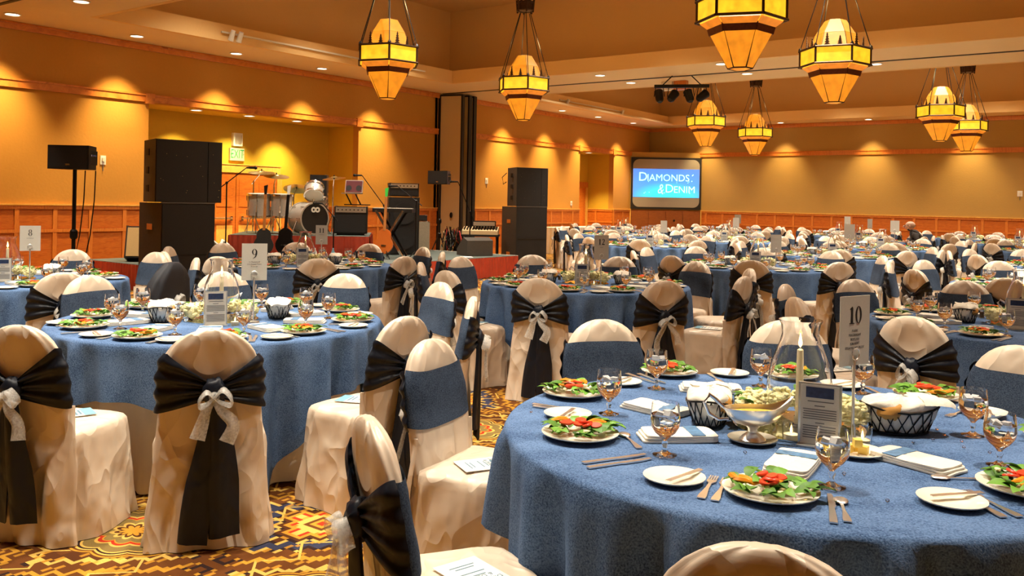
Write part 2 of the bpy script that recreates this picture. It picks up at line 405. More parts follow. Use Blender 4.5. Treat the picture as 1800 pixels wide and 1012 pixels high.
m_deck = M('grey_green_deck', (0.085, 0.105, 0.090), 0.8, noise_s=30, noise_a=0.25)
m_cream = M('cream_panel', (0.62, 0.46, 0.25), 0.7, noise_s=200, noise_a=0.06)
m_sparkle = M('silver_sparkle_wrap', (0.52, 0.47, 0.40), 0.35, 0.4, noise_s=120, noise_a=0.5)
m_brass = M('cymbal_brass', (0.62, 0.50, 0.22), 0.28, 0.9)
m_rack = M('grey_road_case', (0.32, 0.27, 0.19), 0.6, noise_s=60, noise_a=0.25)
m_skin = M('skin', (0.60, 0.32, 0.20), 0.5)
m_crystal = M('crystal', (1, 1, 1), 0.0, trans=1.0, ior=1.6)
# ================================================================== THE ROOM
XL, YB, XR, YF = -15.0, 29.0, 9.5, -6.0
ZC, ZU = 4.245, 6.1
AX = -16.03            # back of the alcoves
A1 = (9.1, 14.4); A2 = (24.2, 26.4); PK = (17.2, 18.1); ZA = 3.17
fl = MB().bx(AX-0.3, XR+0.2, YF-0.2, YB+0.2, -0.12, 0.0).build('floor', m_carpet); tag(fl, kind='structure')

wl = MB()
for y0, y1, z0 in ((YF, A1[0], 0), (A1[0], A1[1], ZA), (A1[1], PK[0], 0), (PK[1], A2[0], 0), (A2[0], A2[1], ZA), (A2[1], 27.6, 0), (27.6, YB, ZA+0.15)):
    wl.bx(XL-0.18, XL, y0, y1, z0, ZC)
wall_left = wl.build('wall_left', m_wall); tag(wall_left, kind='structure')
wb = MB().bx(-12.9, XR, YB, YB+0.2, 0, ZC).bx(XL-0.18, -12.9, YB, YB+0.2, ZA+0.15, ZC)
wall_back = wb.build('wall_back', m_wallb); tag(wall_back, kind='structure')
wall_right = MB().bx(XR, XR+0.2, YF, YB, 0, ZC).build('wall_right', m_wallb); tag(wall_right, kind='structure')
wall_front = MB().bx(XL-0.18, XR+0.2, YF-0.2, YF, 0, ZC).build('wall_front', m_wallb); tag(wall_front, kind='structure')
# alcoves: back, two returns, soffit
al = MB()
for (y0, y1) in (A1, A2):
    al.bx(AX-0.15, AX, y0-0.15, y1+0.15, 0, ZA+0.1)
    al.bx(AX, XL-0.18, y1, y1+0.15, 0, ZA+0.1).bx(AX, XL-0.18, y0-0.15, y0, 0, ZA+0.1)
    al.bx(AX, XL-0.18, y0, y1, ZA, ZA+0.1)
wall_alcove = al.build('wall_alcove', m_alc); tag(wall_alcove, kind='structure')
# pocket of the folding partition
pk = MB().bx(AX-0.15, AX, PK[0]-0.1, PK[1]+0.1, 0, ZC).bx(AX, XL, PK[0]-0.12, PK[0]-0.02, 0, ZC).bx(AX, XL, PK[1]+0.02, PK[1]+0.12, 0, ZC)
tag(pk.build('wall_pocket', m_black), kind='structure')
# diagonal closet wall across the far left corner
DG0 = Vector((XL, 27.6, 0)); DG1 = Vector((-12.9, YB, 0)); DGL = (DG1-DG0).length; DGA = math.atan2((DG1-DG0).y, (DG1-DG0).x)
wd = empty('wall_diagonal', DG0, DGA, kind='structure')
MB().bx(0, DGL, 0.02, 0.14, 0, 3.32).build('wall_panel', m_wallb, wd)
MB().bx(0.0, DGL, -0.02, 0.02, 0.0, 1.27).build('wood_backing', m_dwood, wd)
for k in range(4):
    x0 = 0.06+k*(DGL-0.12)/4; x1 = 0.06+(k+1)*(DGL-0.12)/4
    MB().bx(x0+0.015, x1-0.015, -0.045, -0.02, 0.05, 1.22).build('door_leaf', m_dwood, wd)
for x in (0.02, DGL-0.02): MB().bx(x-0.02, x+0.02, -0.05, 0.02, 0, 1.3).build('edge_strip', m_pale, wd)
MB().lathe([(0.03, 0), (0.035, 0.02), (0.0, 0.03)], 10, M=RX(PI/2), c=(DGL*0.62, -0.045, 0.92)).build('door_pull', m_iron, wd)
# ceiling: lower soffit with three coffers
COF = ((-13.5, 8.3, -4.8, 4.4), (-13.5, 8.3, 7.2, 15.95), (-13.75, 8.3, 18.6, 27.9))
cm = MB()
cm.bx(AX-0.2, COF[0][0], YF, YB, ZC, ZC+0.05); cm.bx(8.3, XR+0.2, YF, YB, ZC, ZC+0.05)
for y0, y1 in ((YF, -4.8), (4.4, 7.2), (15.95, 18.6), (27.9, YB+0.2)): cm.bx(-13.75, 8.3, y0, y1, ZC+0.0005, ZC+0.05)
cm.bx(-13.75, -13.5, YF, 18.6, ZC+0.0003, ZC+0.049)
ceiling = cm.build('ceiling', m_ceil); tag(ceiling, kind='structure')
for (x0, x1, y0, y1) in COF:
    lp = MB(); t = 0.06
    z0_ = ZC-0.003
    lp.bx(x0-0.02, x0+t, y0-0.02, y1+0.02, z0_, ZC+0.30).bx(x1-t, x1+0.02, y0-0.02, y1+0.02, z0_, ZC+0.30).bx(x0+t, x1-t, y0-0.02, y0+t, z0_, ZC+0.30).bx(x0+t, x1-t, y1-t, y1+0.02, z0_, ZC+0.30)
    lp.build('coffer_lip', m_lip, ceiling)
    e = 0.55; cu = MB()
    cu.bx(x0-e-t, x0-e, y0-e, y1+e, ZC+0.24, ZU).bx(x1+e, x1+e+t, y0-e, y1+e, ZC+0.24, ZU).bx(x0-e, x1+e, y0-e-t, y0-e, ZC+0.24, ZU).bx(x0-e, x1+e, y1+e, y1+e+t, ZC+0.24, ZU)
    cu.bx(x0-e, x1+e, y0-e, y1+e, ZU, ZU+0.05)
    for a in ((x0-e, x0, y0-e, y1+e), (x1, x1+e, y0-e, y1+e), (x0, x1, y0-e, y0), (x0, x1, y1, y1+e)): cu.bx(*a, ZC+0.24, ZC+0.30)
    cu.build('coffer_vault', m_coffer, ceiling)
# partition tracks let into the ceiling
for k, (yt, x0) in enumerate(((17.32, XL+0.05), (5.95, XL+0.05))):
    MB().bx(x0, 8.5, yt-0.035, yt+0.035, ZC-0.012, ZC+0.001).build('partition_track', m_black, ceiling)
# trims: crown, picture rail, alcove jambs
def trim(n, mb, mat=m_woodh): return tag(mb.build('trim_%d' % n, mat), kind='structure')
cr = MB()
for y0, y1 in ((YF, PK[0]), (PK[1], YB)): cr.bx(XL, XL+0.045, y0, y1, 4.12, 4.235).bx(XL, XL+0.065, y0, y1, 4.205, 4.240)
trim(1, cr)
rl = MB()
for y0, y1 in ((YF, PK[0]), (PK[1], YB)): rl.bx(XL, XL+0.03, y0, y1, 3.18, 3.32).bx(XL, XL+0.045, y0, y1, 3.295, 3.325)
for y in (*A1, *A2): rl.bx(XL, XL+0.05, y-0.09, y+0.09, 3.15, 3.34)
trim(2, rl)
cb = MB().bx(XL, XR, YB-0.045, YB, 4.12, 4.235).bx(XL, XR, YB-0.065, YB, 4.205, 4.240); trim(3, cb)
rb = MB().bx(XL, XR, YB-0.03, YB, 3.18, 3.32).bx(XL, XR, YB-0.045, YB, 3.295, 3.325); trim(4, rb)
# wainscot: rails, stiles and two rows of panels
PANEL_ME = {}
def wainscot(parent, p0, p1, nrm, step=0.62, phase=0.0):
    p0 = Vector((*p0, 0)); p1 = Vector((*p1, 0)); nrm = Vector((*nrm, 0)); L = (p1-p0).length; t = (p1-p0).normalized()
    rz = math.atan2(t.y, t.x); sgn = 1 if (RZ(rz) @ Vector((0, 1, 0))).dot(nrm) > 0 else -1
    def piece(name, x0, x1, z0, z1, th, off=0.0, mat=m_wood):
        key = (round(x1-x0, 3), round(z1-z0, 3), round(th, 3), mat.name)
        if key not in PANEL_ME: PANEL_ME[key] = MB().box((0, 0, 0), (x1-x0, th, z1-z0)).mesh(name, mat)
        c = p0+t*((x0+x1)/2)+nrm*(off+th/2)
        return mobj(name, PANEL_ME[key], parent, (c.x, c.y, (z0+z1)/2), (0, 0, rz))
    piece('wainscot_backing', 0, L, 0.0, 1.27, 0.012)
    piece('wainscot_cap', 0, L, 1.262, 1.288, 0.05, mat=m_pale)
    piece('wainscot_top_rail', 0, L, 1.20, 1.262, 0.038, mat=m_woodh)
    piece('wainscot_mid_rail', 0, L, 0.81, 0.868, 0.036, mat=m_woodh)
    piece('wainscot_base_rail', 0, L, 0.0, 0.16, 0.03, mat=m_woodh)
    x = phase
    while x < L:
        xa, xb = x-0.035, x+0.035
        if xa >= 0 and xb <= L:
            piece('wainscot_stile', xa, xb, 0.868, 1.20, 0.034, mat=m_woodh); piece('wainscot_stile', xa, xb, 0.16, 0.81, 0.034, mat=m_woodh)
        a, b_ = max(0.0, x+0.035), min(L, x+step-0.035)
        if b_-a > 0.15:
            piece('wainscot_panel', a+0.006, b_-0.006, 0.876, 1.192, 0.006, 0.012); piece('wainscot_panel', a+0.006, b_-0.006, 0.168, 0.802, 0.006, 0.012)
        x += step
wainscot(wall_left, (XL, 5.0), (XL, A1[0]), (1, 0), phase=0.55)
wainscot(wall_left, (XL, A1[1]), (XL, PK[0]), (1, 0), phase=0.035)
wainscot(wall_left, (XL, PK[1]), (XL, A2[0]), (1, 0), phase=0.1)
wainscot(wall_left, (XL, A2[1]), (XL, 27.6), (1, 0), phase=0.035)
wainscot(wall_alcove, (XL-0.01, A1[1]), (AX, A1[1]), (0, -1), phase=0.03)
wainscot(wall_alcove, (AX, 13.0), (AX, A1[1]), (1, 0), phase=0.06)
wainscot(wall_alcove, (AX, A1[0]), (AX, 10.55), (1, 0), phase=0.06)
wainscot(wall_alcove, (XL-0.01, A2[1]), (AX, A2[1]), (0, -1), phase=0.03)
wainscot(wall_back, (-12.9, YB), (1.5, YB), (0, -1), phase=0.18)
# double door in the stage alcove
dr = empty('door_1', (AX, 11.77, 0), 0, kind='structure')
hd = MB().bx(0, 0.06, -1.17, 1.17, 1.985, 2.17).bx(0, 0.075, -1.19, 1.19, 2.15, 2.175).build('door_header', m_pale, dr)
for s in (-1, 1): MB().bx(0, 0.06, s*1.15-0.07, s*1.15+0.07, 0, 1.985).build('door_jamb', m_pale, dr)
for s in (-1, 1):
    lf = MB().bx(0.005, 0.035, min(s*0.01, s*1.08), max(s*0.01, s*1.08), 0.01, 1.975).build('door_leaf', m_wood, dr)
    for z0, z1 in ((1.25, 1.85), (0.15, 0.85)):
        for q in (0.28, 0.8):
            MB().bx(0.035, 0.045, s*q-0.2, s*q+0.2, z0, z1).build('door_panel', m_wood if z0 > 1 else m_pale, lf)
    MB().cyl((0.09, s*0.12, 1.0), (0.09, s*1.0, 1.0), 0.022).box((0.06, s*0.14, 1.0), (0.07, 0.06, 0.09)).box((0.06, s*0.98, 1.0), (0.07, 0.06, 0.09)).build('push_bar', m_chrome, lf)
# narrow door at the back of the small alcove
dr = empty('door_2', (AX, 25.3, 0), 0, kind='structure')
MB().bx(0, 0.05, -1.05, 1.05, 2.02, 2.2).build('door_header', m_woodh, dr)
for s in (-1, 1): MB().bx(0, 0.05, s*1.0-0.06, s*1.0+0.06, 0, 2.02).build('door_jamb', m_pale, dr)
MB().bx(0.004, 0.03, -0.93, 0.93, 0.01, 2.01).build('door_leaf', m_wood, dr)
# operable partition: cream panels stacked at the pocket
pt = empty('folding_partition', (XL+0.02, 17.3, 0), 0, 'cream folding wall panels stacked in their pocket beside the stage', 'partition')
for k, (y0, ang, hh) in enumerate(((0.0, 0.25, 4.2), (0.42, 0.0, 4.2), (0.62, 0.0, 4.2))):
    Mx = RZ(ang)
    b = MB(); b.box(Mx @ Vector((0.30, 0, 0))+Vector((0, y0, 2.11)), (0.62, 0.09, 4.17), Mx); p = b.build('panel', m_cream, pt)
    b = MB()
    for xx in (-0.015, 0.615): b.box(Mx @ Vector((xx, 0, 0))+Vector((0, y0, 2.11)), (0.05, 0.11, 4.18), Mx)
    b.box(Mx @ Vector((0.30, 0, 2.08))+Vector((0, y0, 2.11)), (0.64, 0.10, 0.04), Mx).build('edge_seal', m_black, p)
b = MB(); b.ball((0.40, -0.0, 1.1), 0.05, sq=(1, 0.4, 1.5)).build('recessed_pull', m_iron, pt)

# ------------------------------------------------------------------ small wall fittings
def plate_on_wall(name, label, cat, x, y, z, ax, w_=0.07, h_=0.115, mat=None):
    t = empty(name, (x, y, z), 0 if ax == 'x' else -PI/2, label, cat)
    MB().box((0.006, 0, 0), (0.012, w_, h_)).build('face_plate', mat or m_paper, t); MB().box((0.018, 0, 0.01), (0.02, w_*0.45, h_*0.4)).build('switch', m_ring, t)
    MB().box((0.01, 0, -h_*0.85), (0.008, 0.012, h_*0.7)).build('dangling_tab', m_greyink, t)
    return t
plate_on_wall('wall_control', 'small white control plate on ochre wall beside the tripod speaker', 'wall plate', XL, 8.24, 2.07, 'x', 0.10, 0.16)
plate_on_wall('wall_control', 'small control plate on the wall left of the tall right speakers', 'wall plate', XL, 19.29, 2.04, 'x', 0.12, 0.16)
plate_on_wall('wall_control', 'small plate low on the wall right of the tall right speakers', 'wall plate', XL, 23.72, 1.46, 'x', 0.10, 0.14)
plate_on_wall('wall_control', 'small thermostat plate on the back wall near the right edge', 'wall plate', -3.1, YB, 1.99, 'y', 0.13, 0.16)
ex = empty('exit_sign', (AX, 11.77, 2.38), 0, 'white exit sign with green letters above the alcove door', 'exit sign')
MB().box((0.03, 0, 0), (0.06, 0.36, 0.27)).build('housing', M('exit_housing', (0.50, 0.50, 0.42), 0.5), ex)
m_exit = M('exit_green', (0.01, 0.30, 0.08), 0.5)
text('EXIT', 0.27, ex, m_exit, (0.062, 0, 0), (PI/2, 0, PI/2), 'exit_lettering', sx=0.62, ext=0.001)
for s in (-1, 1): text('>' if s > 0 else '<', 0.07, ex, m_exit, (0.062, s*0.155, 0), (PI/2, 0, PI/2), 'arrow', ext=0.001)
em = empty('strobe_box', (AX, 11.77, 2.70), 0, 'white alarm strobe box above the exit sign', 'alarm')
MB().box((0.04, 0, 0), (0.08, 0.23, 0.28)).build('housing', M('white_box', (0.85, 0.83, 0.78), 0.4), em); MB().box((0.085, 0, 0), (0.012, 0.16, 0.2)).build('lens', m_glass, em)
# track light rails fixed to the coffer lips
for (x, y0, y1, lab) in ((-13.43, 9.5, 14.9, 'pale track light rail on the near ceiling coffer'), (-13.68, 20.9, 24.4, 'pale track light rail on the far ceiling coffer')):
    t = empty('track_light', (x, y0, ZC+0.15), 0, lab, 'track light')
    MB().bx(-0.0, 0.03, 0, y1-y0, -0.015, 0.015).build('rail', m_ring, t)
    for yy in ((0.15, 0.32) if y0 < 15 else (0.25, y1-y0-0.05)):
        h = MB().cyl((0.03, yy, 0), (0.10, yy, 0), 0.012).cyl((0.08, yy, -0.14), (0.16, yy, 0.03), 0.05, 0.04, 12).build('spot_head', m_ring, t, True)

# ------------------------------------------------------------------ recessed downlights
ring_me = MB().lathe([(0.125, 0.0), (0.125, -0.012), (0.105, -0.016), (0.098, 0.0)], 20).mesh('ring', m_ring, True)
lens_me = MB().lathe([(0.0005, -0.006), (0.10, -0.006)], 20, cap0=True).mesh('lens', m_lens)
P_DOWN = Proto('recessed_downlight', 'ceiling light').part('ring', ring_me).part('lens', lens_me)
def downlight(x, y, z, label, watts, ang=1.35, blend=0.55, tilt=(0, 0), col=WARM, group=None, rad=0.06):
    o = P_DOWN.spawn((x, y, z), 0, label, group)
    L = bpy.data.lights.new('downlight_beam', 'SPOT'); L.energy = watts; L.spot_size = ang; L.spot_blend = blend; L.color = col; L.shadow_soft_size = rad
    lo = bpy.data.objects.new('downlight_beam', L); COL.objects.link(lo); lo.parent = o; lo.location = (0, 0, -0.03); lo.rotation_euler = (tilt[0], tilt[1], 0)
    return o
ORD = ['first', 'second', 'third', 'fourth', 'fifth', 'sixth', 'seventh', 'eighth', 'ninth', 'tenth', 'eleventh', 'twelfth']
for k, y in enumerate((6.4, 8.47, 10.53, 12.7, 14.8, 20.0, 22.14, 24.25, 26.6)):
    downlight(-14.38, y, ZC, '%s ceiling downlight along the ochre left wall' % ORD[k], W_WALL, 1.3, 1.0, (0, 0.15), AMBER)
for k, x in enumerate((-12.7, -9.93, -7.17, -4.4, -1.6)):
    downlight(x, 28.45, ZC, '%s ceiling downlight along the back wall, counted from the screen' % ORD[k], W_WALL*0.55, 1.25, 1.0, (0.14, 0), AMBER)
for k, (x, y) in enumerate(((-9.69, 16.39), (-9.66, 17.72), (-6.84, 16.19), (-6.88, 17.63), (-4.32, 17.6), (-4.32, 16.3))):
    downlight(x, y, ZC, '%s downlight of those in the beam between the ceiling coffers' % ORD[k], W_COFFER*0.5, 1.3, 0.7)
downlight(-12.52, 6.51, ZC, 'ceiling downlight at the top left corner of the view', W_COFFER*0.4, 1.3, 0.7)
for k, y in enumerate((10.3, 11.56, 12.83)):
    downlight(-15.31, y, ZA, '%s downlight in the soffit over the stage alcove' % ORD[k], W_ALCOVE, 1.5, 0.9, (0, 0.34), (1.0, 0.80, 0.36))
downlight(-15.30, 25.24, ZA, 'downlight in the small yellow alcove left of the screen', W_ALCOVE*1.5, 1.35, 0.7, (0.1, 0), (1.0, 0.80, 0.36))
for x, y in ((-4.3, 0.9), (-7.9, 1.0), (-2.5, 2.3), (-6.0, 2.6)): downlight(x, y, ZU, 'added unseen downlight high up inside a ceiling coffer', W_COFFER*0.8, 1.75, 0.8, group='added downlights inside the coffers', rad=0.10)  # extra unseen lamps added to brighten the tables nearest the camera
# unseen downlights added high inside the coffers to give the hall general light
k = 0
for (ys) in ((3.9,), (9.0, 11.5, 14.0), (20.3, 23.2, 26.1)):
    for y in ys:
        for x in (-11.8, -7.6, -3.6, 0.4, 4.6):
            downlight(x, y, ZU, 'added unseen downlight high up inside a ceiling coffer', W_COFFER, 1.75, 0.8, group='added downlights inside the coffers', rad=0.10)
            k += 1

# ------------------------------------------------------------------ chandeliers
def hexpt(r, k, z, rot=PI/6): return Vector((r*math.cos(rot+k*PI/3), r*math.sin(rot+k*PI/3), z))
def panel_ring(mb_list, r0, z0, r1, z1, inset=0.0, th=0.012):
    for k in range(6):
        a, b_, c, d = hexpt(r0, k, z0), hexpt(r0, k+1, z0), hexpt(r1, k+1, z1), hexpt(r1, k, z1)
        n = ((b_-a).cross(d-a)).normalized()
        q = [a, b_, c, d]; ce = sum(q, Vector())/4
        q = [ce+(p-ce)*(1-inset) for p in q]
        mb_list.append(MB().loft([[p-n*th/2 for p in q], [p+n*th/2 for p in q]]))
PC = Proto('chandelier', 'chandelier')
R_, B_ = 0.475, 0.23       # band radius and height
L1 = []; panel_ring(L1, R_-0.012, 0.0, R_-0.012, B_, 0.03)
for q in L1: PC.part('band_panel', q.mesh('band_panel', m_mica2))
L2 = []; panel_ring(L2, 0.36, -0.075, R_-0.03, -0.012, 0.04)
for q in L2: PC.part('lower_skirt_panel', q.mesh('lower_skirt_panel', m_mica3))
L3 = []; panel_ring(L3, 0.13, -0.51, 0.325, -0.14, 0.03)
for q in L3: PC.part('lower_shade_panel', q.mesh('lower_shade_panel', m_mica))
L4 = []; panel_ring(L4, 0.345, B_+0.0, 0.27, B_+0.22, 0.02)
L5 = []; panel_ring(L5, 0.27, B_+0.22, 0.14, B_+0.42, 0.02)
for q, q2 in zip(L4, L5):
    q.add(q2.v, q2.f); PC.part('upper_shade_panel', q.mesh('upper_shade_panel', m_mica))
fr = MB()
for k in range(6):
    for z in (0.0, B_): fr.cyl(hexpt(R_+0.015, k, z), hexpt(R_+0.015, k+1, z), 0.016, n=6)
    fr.cyl(hexpt(R_, k, -0.01), hexpt(R_, k, B_+0.01), 0.017, n=6)
    fr.cyl(hexpt(0.335, k, -0.10), hexpt(0.13, k, -0.515), 0.0085, n=5)
    fr.cyl(hexpt(0.13, k, -0.515), hexpt(0.13, k+1, -0.515), 0.009, n=5)
    fr.cyl(hexpt(0.345, k, B_), hexpt(0.27, k, B_+0.22), 0.006, n=5).cyl(hexpt(0.27, k, B_+0.22), hexpt(0.14, k, B_+0.42), 0.006, n=5)
    fr.cyl(hexpt(0.14, k, B_+0.42), hexpt(0.14, k+1, B_+0.42), 0.007, n=5)
PC.part('frame', fr.mesh('frame', m_bronze))
hb = []; panel_ring(hb, 0.335, -0.15, 0.36, -0.06, 0.0, 0.02); hq = MB()
for q in hb: hq.add(q.v, q.f)
PC.part('hammered_belt', hq.mesh('hammered_belt', M('hammered_copper', (0.13, 0.035, 0.014), 0.5, 0.6, noise_s=40, noise_a=0.5)))
PC.part('bottom_lens', MB().lathe([(0.001, -0.53), (0.08, -0.527), (0.125, -0.515)], 6, M=RZ(PI/6).to_3x3(), cap0=True).mesh('bottom_lens', m_mica))
def pine(h):
    p = [(-0.008, 0), (-0.008, h*.12)]
    for i in range(5):
        wd_ = 0.045*(1-i*0.17); z = h*(.12+.17*i); p += [(-wd_, z), (-wd_*0.35, z+h*.14)]
    p += [(0, h)]
    return p+[(-x, z) for x, z in reversed(p[:-1])]
for k in range(6):
    for t_, hh in ((0.3, 0.20), (0.68, 0.15)):
        c = hexpt(R_-0.03, k, B_)*(1-t_)+hexpt(R_-0.03, k+1, B_)*t_
        a = math.atan2(c.y, c.x)+PI/2
        PC.part('pine_cutout', MB().prism(pine(hh), -0.002, 0.002, M=RZ(a) @ RX(PI/2)).xf(Matrix.Translation((c.x, c.y, B_))).mesh('pine_cutout', m_bronze))
for k in range(6):
    a = hexpt(R_, k, B_+0.02); b_ = hexpt(0.10, k, B_+1.22)
    mb = MB().cyl(a, b_, 0.0075, n=5)
    mb.lathe([(0.012, 0), (0.028, 0.02), (0.012, 0.05)], 6, c=hexpt(R_, k, B_))
    PC.part('chain', mb.mesh('chain', m_iron))
cn = MB()
for k in range(6):
    cn.cyl(hexpt(0.15, k, B_+1.26), hexpt(0.15, k+1, B_+1.26), 0.02, n=6).cyl(hexpt(0.15, k, B_+1.40), hexpt(0.15, k+1, B_+1.40), 0.02, n=6)
    cn.cyl(hexpt(0.15, k, B_+1.22), hexpt(0.17, k, B_+1.46), 0.018, n=6)
    cn.cyl(hexpt(0.15, k, B_+1.40), hexpt(0.02, k, B_+1.50), 0.012, n=6)
cn.lathe([(0.14, B_+1.26), (0.15, B_+1.33), (0.14, B_+1.40)], 12, cap0=True, cap1=True)
PC.part('canopy_crown', cn.mesh('canopy_crown', m_bronze))
ZB = 3.61-B_/2
PC.part('ceiling_stem', MB().cyl((0, 0, B_+1.4), (0, 0, ZU-ZB-0.03), 0.014).lathe([(0.10, ZU-ZB-0.05), (0.08, ZU-ZB)], 12, cap0=True, cap1=True).mesh('ceiling_stem', m_bronze))
CH = ((-9.26, 9.46, 'amber hexagonal chandelier nearest the left wall, over the stage front'), (-9.36, 13.1, 'amber hexagonal chandelier left of centre, before the partition track'),
      (-3.67, 9.2, 'largest amber chandelier, cut by the top edge of the picture'), (-3.70, 12.8, 'amber hexagonal chandelier right of the topmost largest one'),
      (-9.26, 21.0, 'amber chandelier hanging right behind the black stage lights bar'), (-9.4, 24.8, 'smallest amber chandelier, second from left in the far coffer'),
      (-3.77, 20.9, 'nearer of the two overlapping amber chandeliers at right'), (-3.85, 24.75, 'farther of the two overlapping amber chandeliers at right'))
for x, y, lab in CH:
    o = PC.spawn((x, y, ZB), math.radians(-12+RND.uniform(-5, 5)), lab, 'hexagonal mica chandeliers')
    L = bpy.data.lights.new('chandelier_bulb', 'POINT'); L.energy = 15.0; L.color = (1.0, 0.66, 0.26); L.shadow_soft_size = 0.08
    lo = bpy.data.objects.new('chandelier_bulb', L); COL.objects.link(lo); lo.parent = o; lo.location = (0, 0, B_+0.62)
# stage light bar hung from the beam
LB = empty('stage_light_bar', (-8.2, 17.3, 4.02), math.radians(24), 'black bar of four stage lamps hanging from the ceiling beam', 'stage lights')
MB().box((0, 0, 0), (1.16, 0.07, 0.07)).build('bar', m_iron, LB)
for x in (-0.4, 0.4): MB().cyl((x, 0, 0.03), (x*0.5, 0.0, ZC-4.02), 0.012).build('hanger', m_iron, LB)
for k, (x, a, bq) in enumerate(((-0.47, 0.5, 0.3), (-0.19, 0.9, -0.5), (0.16, 0.6, 0.5), (0.43, 1.0, -0.8))):
    Mx = RZ(bq) @ RX(-a)
    cq = Vector((x, 0, -0.22))
    can = MB().lathe([(0.05, -0.14), (0.085, -0.10), (0.095, 0.12), (0.10, 0.13), (0.09, 0.13), (0.08, 0.02), (0.001, 0.0)], 14, c=cq, M=Mx, cap0=True).build('lamp_can', m_iron, LB, True)
    yk = MB().cyl(cq+Vector((-0.11, 0, 0)), cq+Vector((-0.08, 0, 0.20)), 0.010, n=6).cyl(cq+Vector((0.11, 0, 0)), cq+Vector((0.08, 0, 0.20)), 0.010, n=6).cyl(cq+Vector((-0.08, 0, 0.20)), cq+Vector((0.08, 0, 0.20)), 0.010, n=6).build('yoke', m_iron, can)
pj = empty('ceiling_hatch', (-8.72, 18.0, ZC-0.20), 0, 'white and brown hatch box in the ceiling beam above the stage lights', 'hatch')
MB().box((-0.16, 0, 0.1), (0.26, 0.12, 0.2)).build('white_panel', m_ring, pj); MB().box((0.17, 0, 0.1), (0.30, 0.12, 0.2)).build('wooden_panel', m_woodh, pj)

# ------------------------------------------------------------------ projection screen on the diagonal
ps = empty('projection_screen', DG0+Vector((0, 0, 1.31)), DGA, 'projection screen with rounded corners showing a blue title slide in the far corner', 'screen')
def rrect(x0, x1, z0, z1, r, n=6):
    P = []
    for cx_, cz_, a0 in ((x1-r, z0+r, -PI/2), (x1-r, z1-r, 0), (x0+r, z1-r, PI/2), (x0+r, z0+r, PI)):
        for i in range(n+1): a = a0+i*PI/2/n; P.append((cx_+r*math.cos(a), cz_+r*math.sin(a)))
    return P
SW, SH = DGL-0.06, 1.83
MB().bx(0.03, 0.03+SW, -0.05, 0.0, 0, SH).build('black_surround', m_black, ps)
m_scr = M('screen_cloth', (0.30, 0.26, 0.20), 0.8)
MB().prism([(x, z) for x, z in rrect(0.09, SW-0.03, 0.07, SH-0.07, 0.22)], 0.05, 0.056, M=RX(PI/2)).build('screen_cloth', m_scr, ps)
m_slide = M('title_slide', (0.02, 0.05, 0.1), 0.8, emit=(0.05, 0.25, 0.9), es=1.0)
g = NG(m_slide); nt = m_slide.node_tree; b = nt.nodes['Principled BSDF']; tc = nt.nodes.new('ShaderNodeTexCoord'); sp = nt.nodes.new('ShaderNodeSeparateXYZ'); nt.links.new(tc.outputs['Object'], sp.inputs[0])
dx_ = g.m('MULTIPLY', g.m('SUBTRACT', sp.outputs[0], 1.35), 0.42); dz_ = g.m('SUBTRACT', sp.outputs[2], 0.42)
rr_ = g.m('SQRT', g.m('ADD', g.m('MULTIPLY', dx_, dx_), g.m('MULTIPLY', dz_, dz_)))
nt.links.new(g.ramp(rr_, [(0, (0.03, 0.78, 1.0)), (0.25, (0.03, 0.55, 1.0)), (0.55, (0.06, 0.22, 0.85)), (1, (0.06, 0.16, 0.7))], False), b.inputs['Emission Color'])
MB().bx(0.10, SW-0.04, -0.062, -0.057, 0.42, 1.42).build('slide_image', m_slide, ps)
m_title = M('slide_lettering', (0.3, 0.6, 0.7), 0.6, emit=(0.30, 0.92, 1.0), es=1.05)
text('D', 0.44, ps, m_title, (0.28, -0.066, 1.13), (PI/2, 0, 0), 'slide_lettering', 'LEFT'); text('IAMONDS', 0.34, ps, m_title, (0.58, -0.066, 1.10), (PI/2, 0, 0), 'slide_lettering', 'LEFT', sx=0.98)
text('&', 0.50, ps, m_title, (0.98, -0.066, 0.72), (PI/2, 0.2, 0), 'slide_lettering', 'LEFT', sx=0.7); text('D', 0.42, ps, m_title, (1.22, -0.066, 0.72), (PI/2, 0, 0), 'slide_lettering', 'LEFT'); text('ENIM', 0.34, ps, m_title, (1.52, -0.066, 0.69), (PI/2, 0, 0), 'slide_lettering', 'LEFT', sx=0.98)
sk = MB(); rq = random.Random(4)
for i in range(14): sk.ico((rq.uniform(0.15, SW-0.1), -0.064, rq.uniform(0.5, 1.38)), rq.uniform(0.010, 0.022), (1, 0.1, 1))
sk.build('slide_sparkles', m_title, ps)
# ================================================================== THE STAGE
def pleats(p0, p1, z0, z1, nrm, amp=0.03, step=0.09):
    """pleated skirt between two ground points"""
    p0 = Vector((*p0, 0)); p1 = Vector((*p1, 0)); nrm = Vector((*nrm, 0)); L = (p1-p0).length; n = int(L/step*4); rq = random.Random(int(L*100))
    A, B, C, D = [], [], [], []
    ph = 0.0
    for i in range(n+1):
        ph += rq.uniform(0.6, 1.4)*PI/2
        q = p0.lerp(p1, i/n)
        a = amp*(0.5+0.5*math.sin(ph)); 
        B.append(q+nrm*(0.012+a*0.5)+UP*z1); A.append(q+nrm*(0.012+a)+UP*z0)
    C = [q-nrm*0.01 for q in B]; D = [q-nrm*0.01 for q in A]
    mb = MB(); mb.loft([A, B, C, D], False, False, closed=False)
    return mb
ST = (-14.1, -10.3, 7.5, 14.3); ZS = 0.40
stg = empty('stage_platform', (0, 0, 0), 0, 'low stage platform with grey-green deck and pleated red skirt', 'stage')
MB().bx(ST[0], ST[1], ST[2], ST[3], ZS-0.04, ZS-0.003).build('deck', m_deck, stg)
MB().bx(ST[0]+0.05, ST[1]-0.05, ST[2]+0.05, ST[3]-0.05, 0, ZS-0.04).build('substructure', m_black, stg)
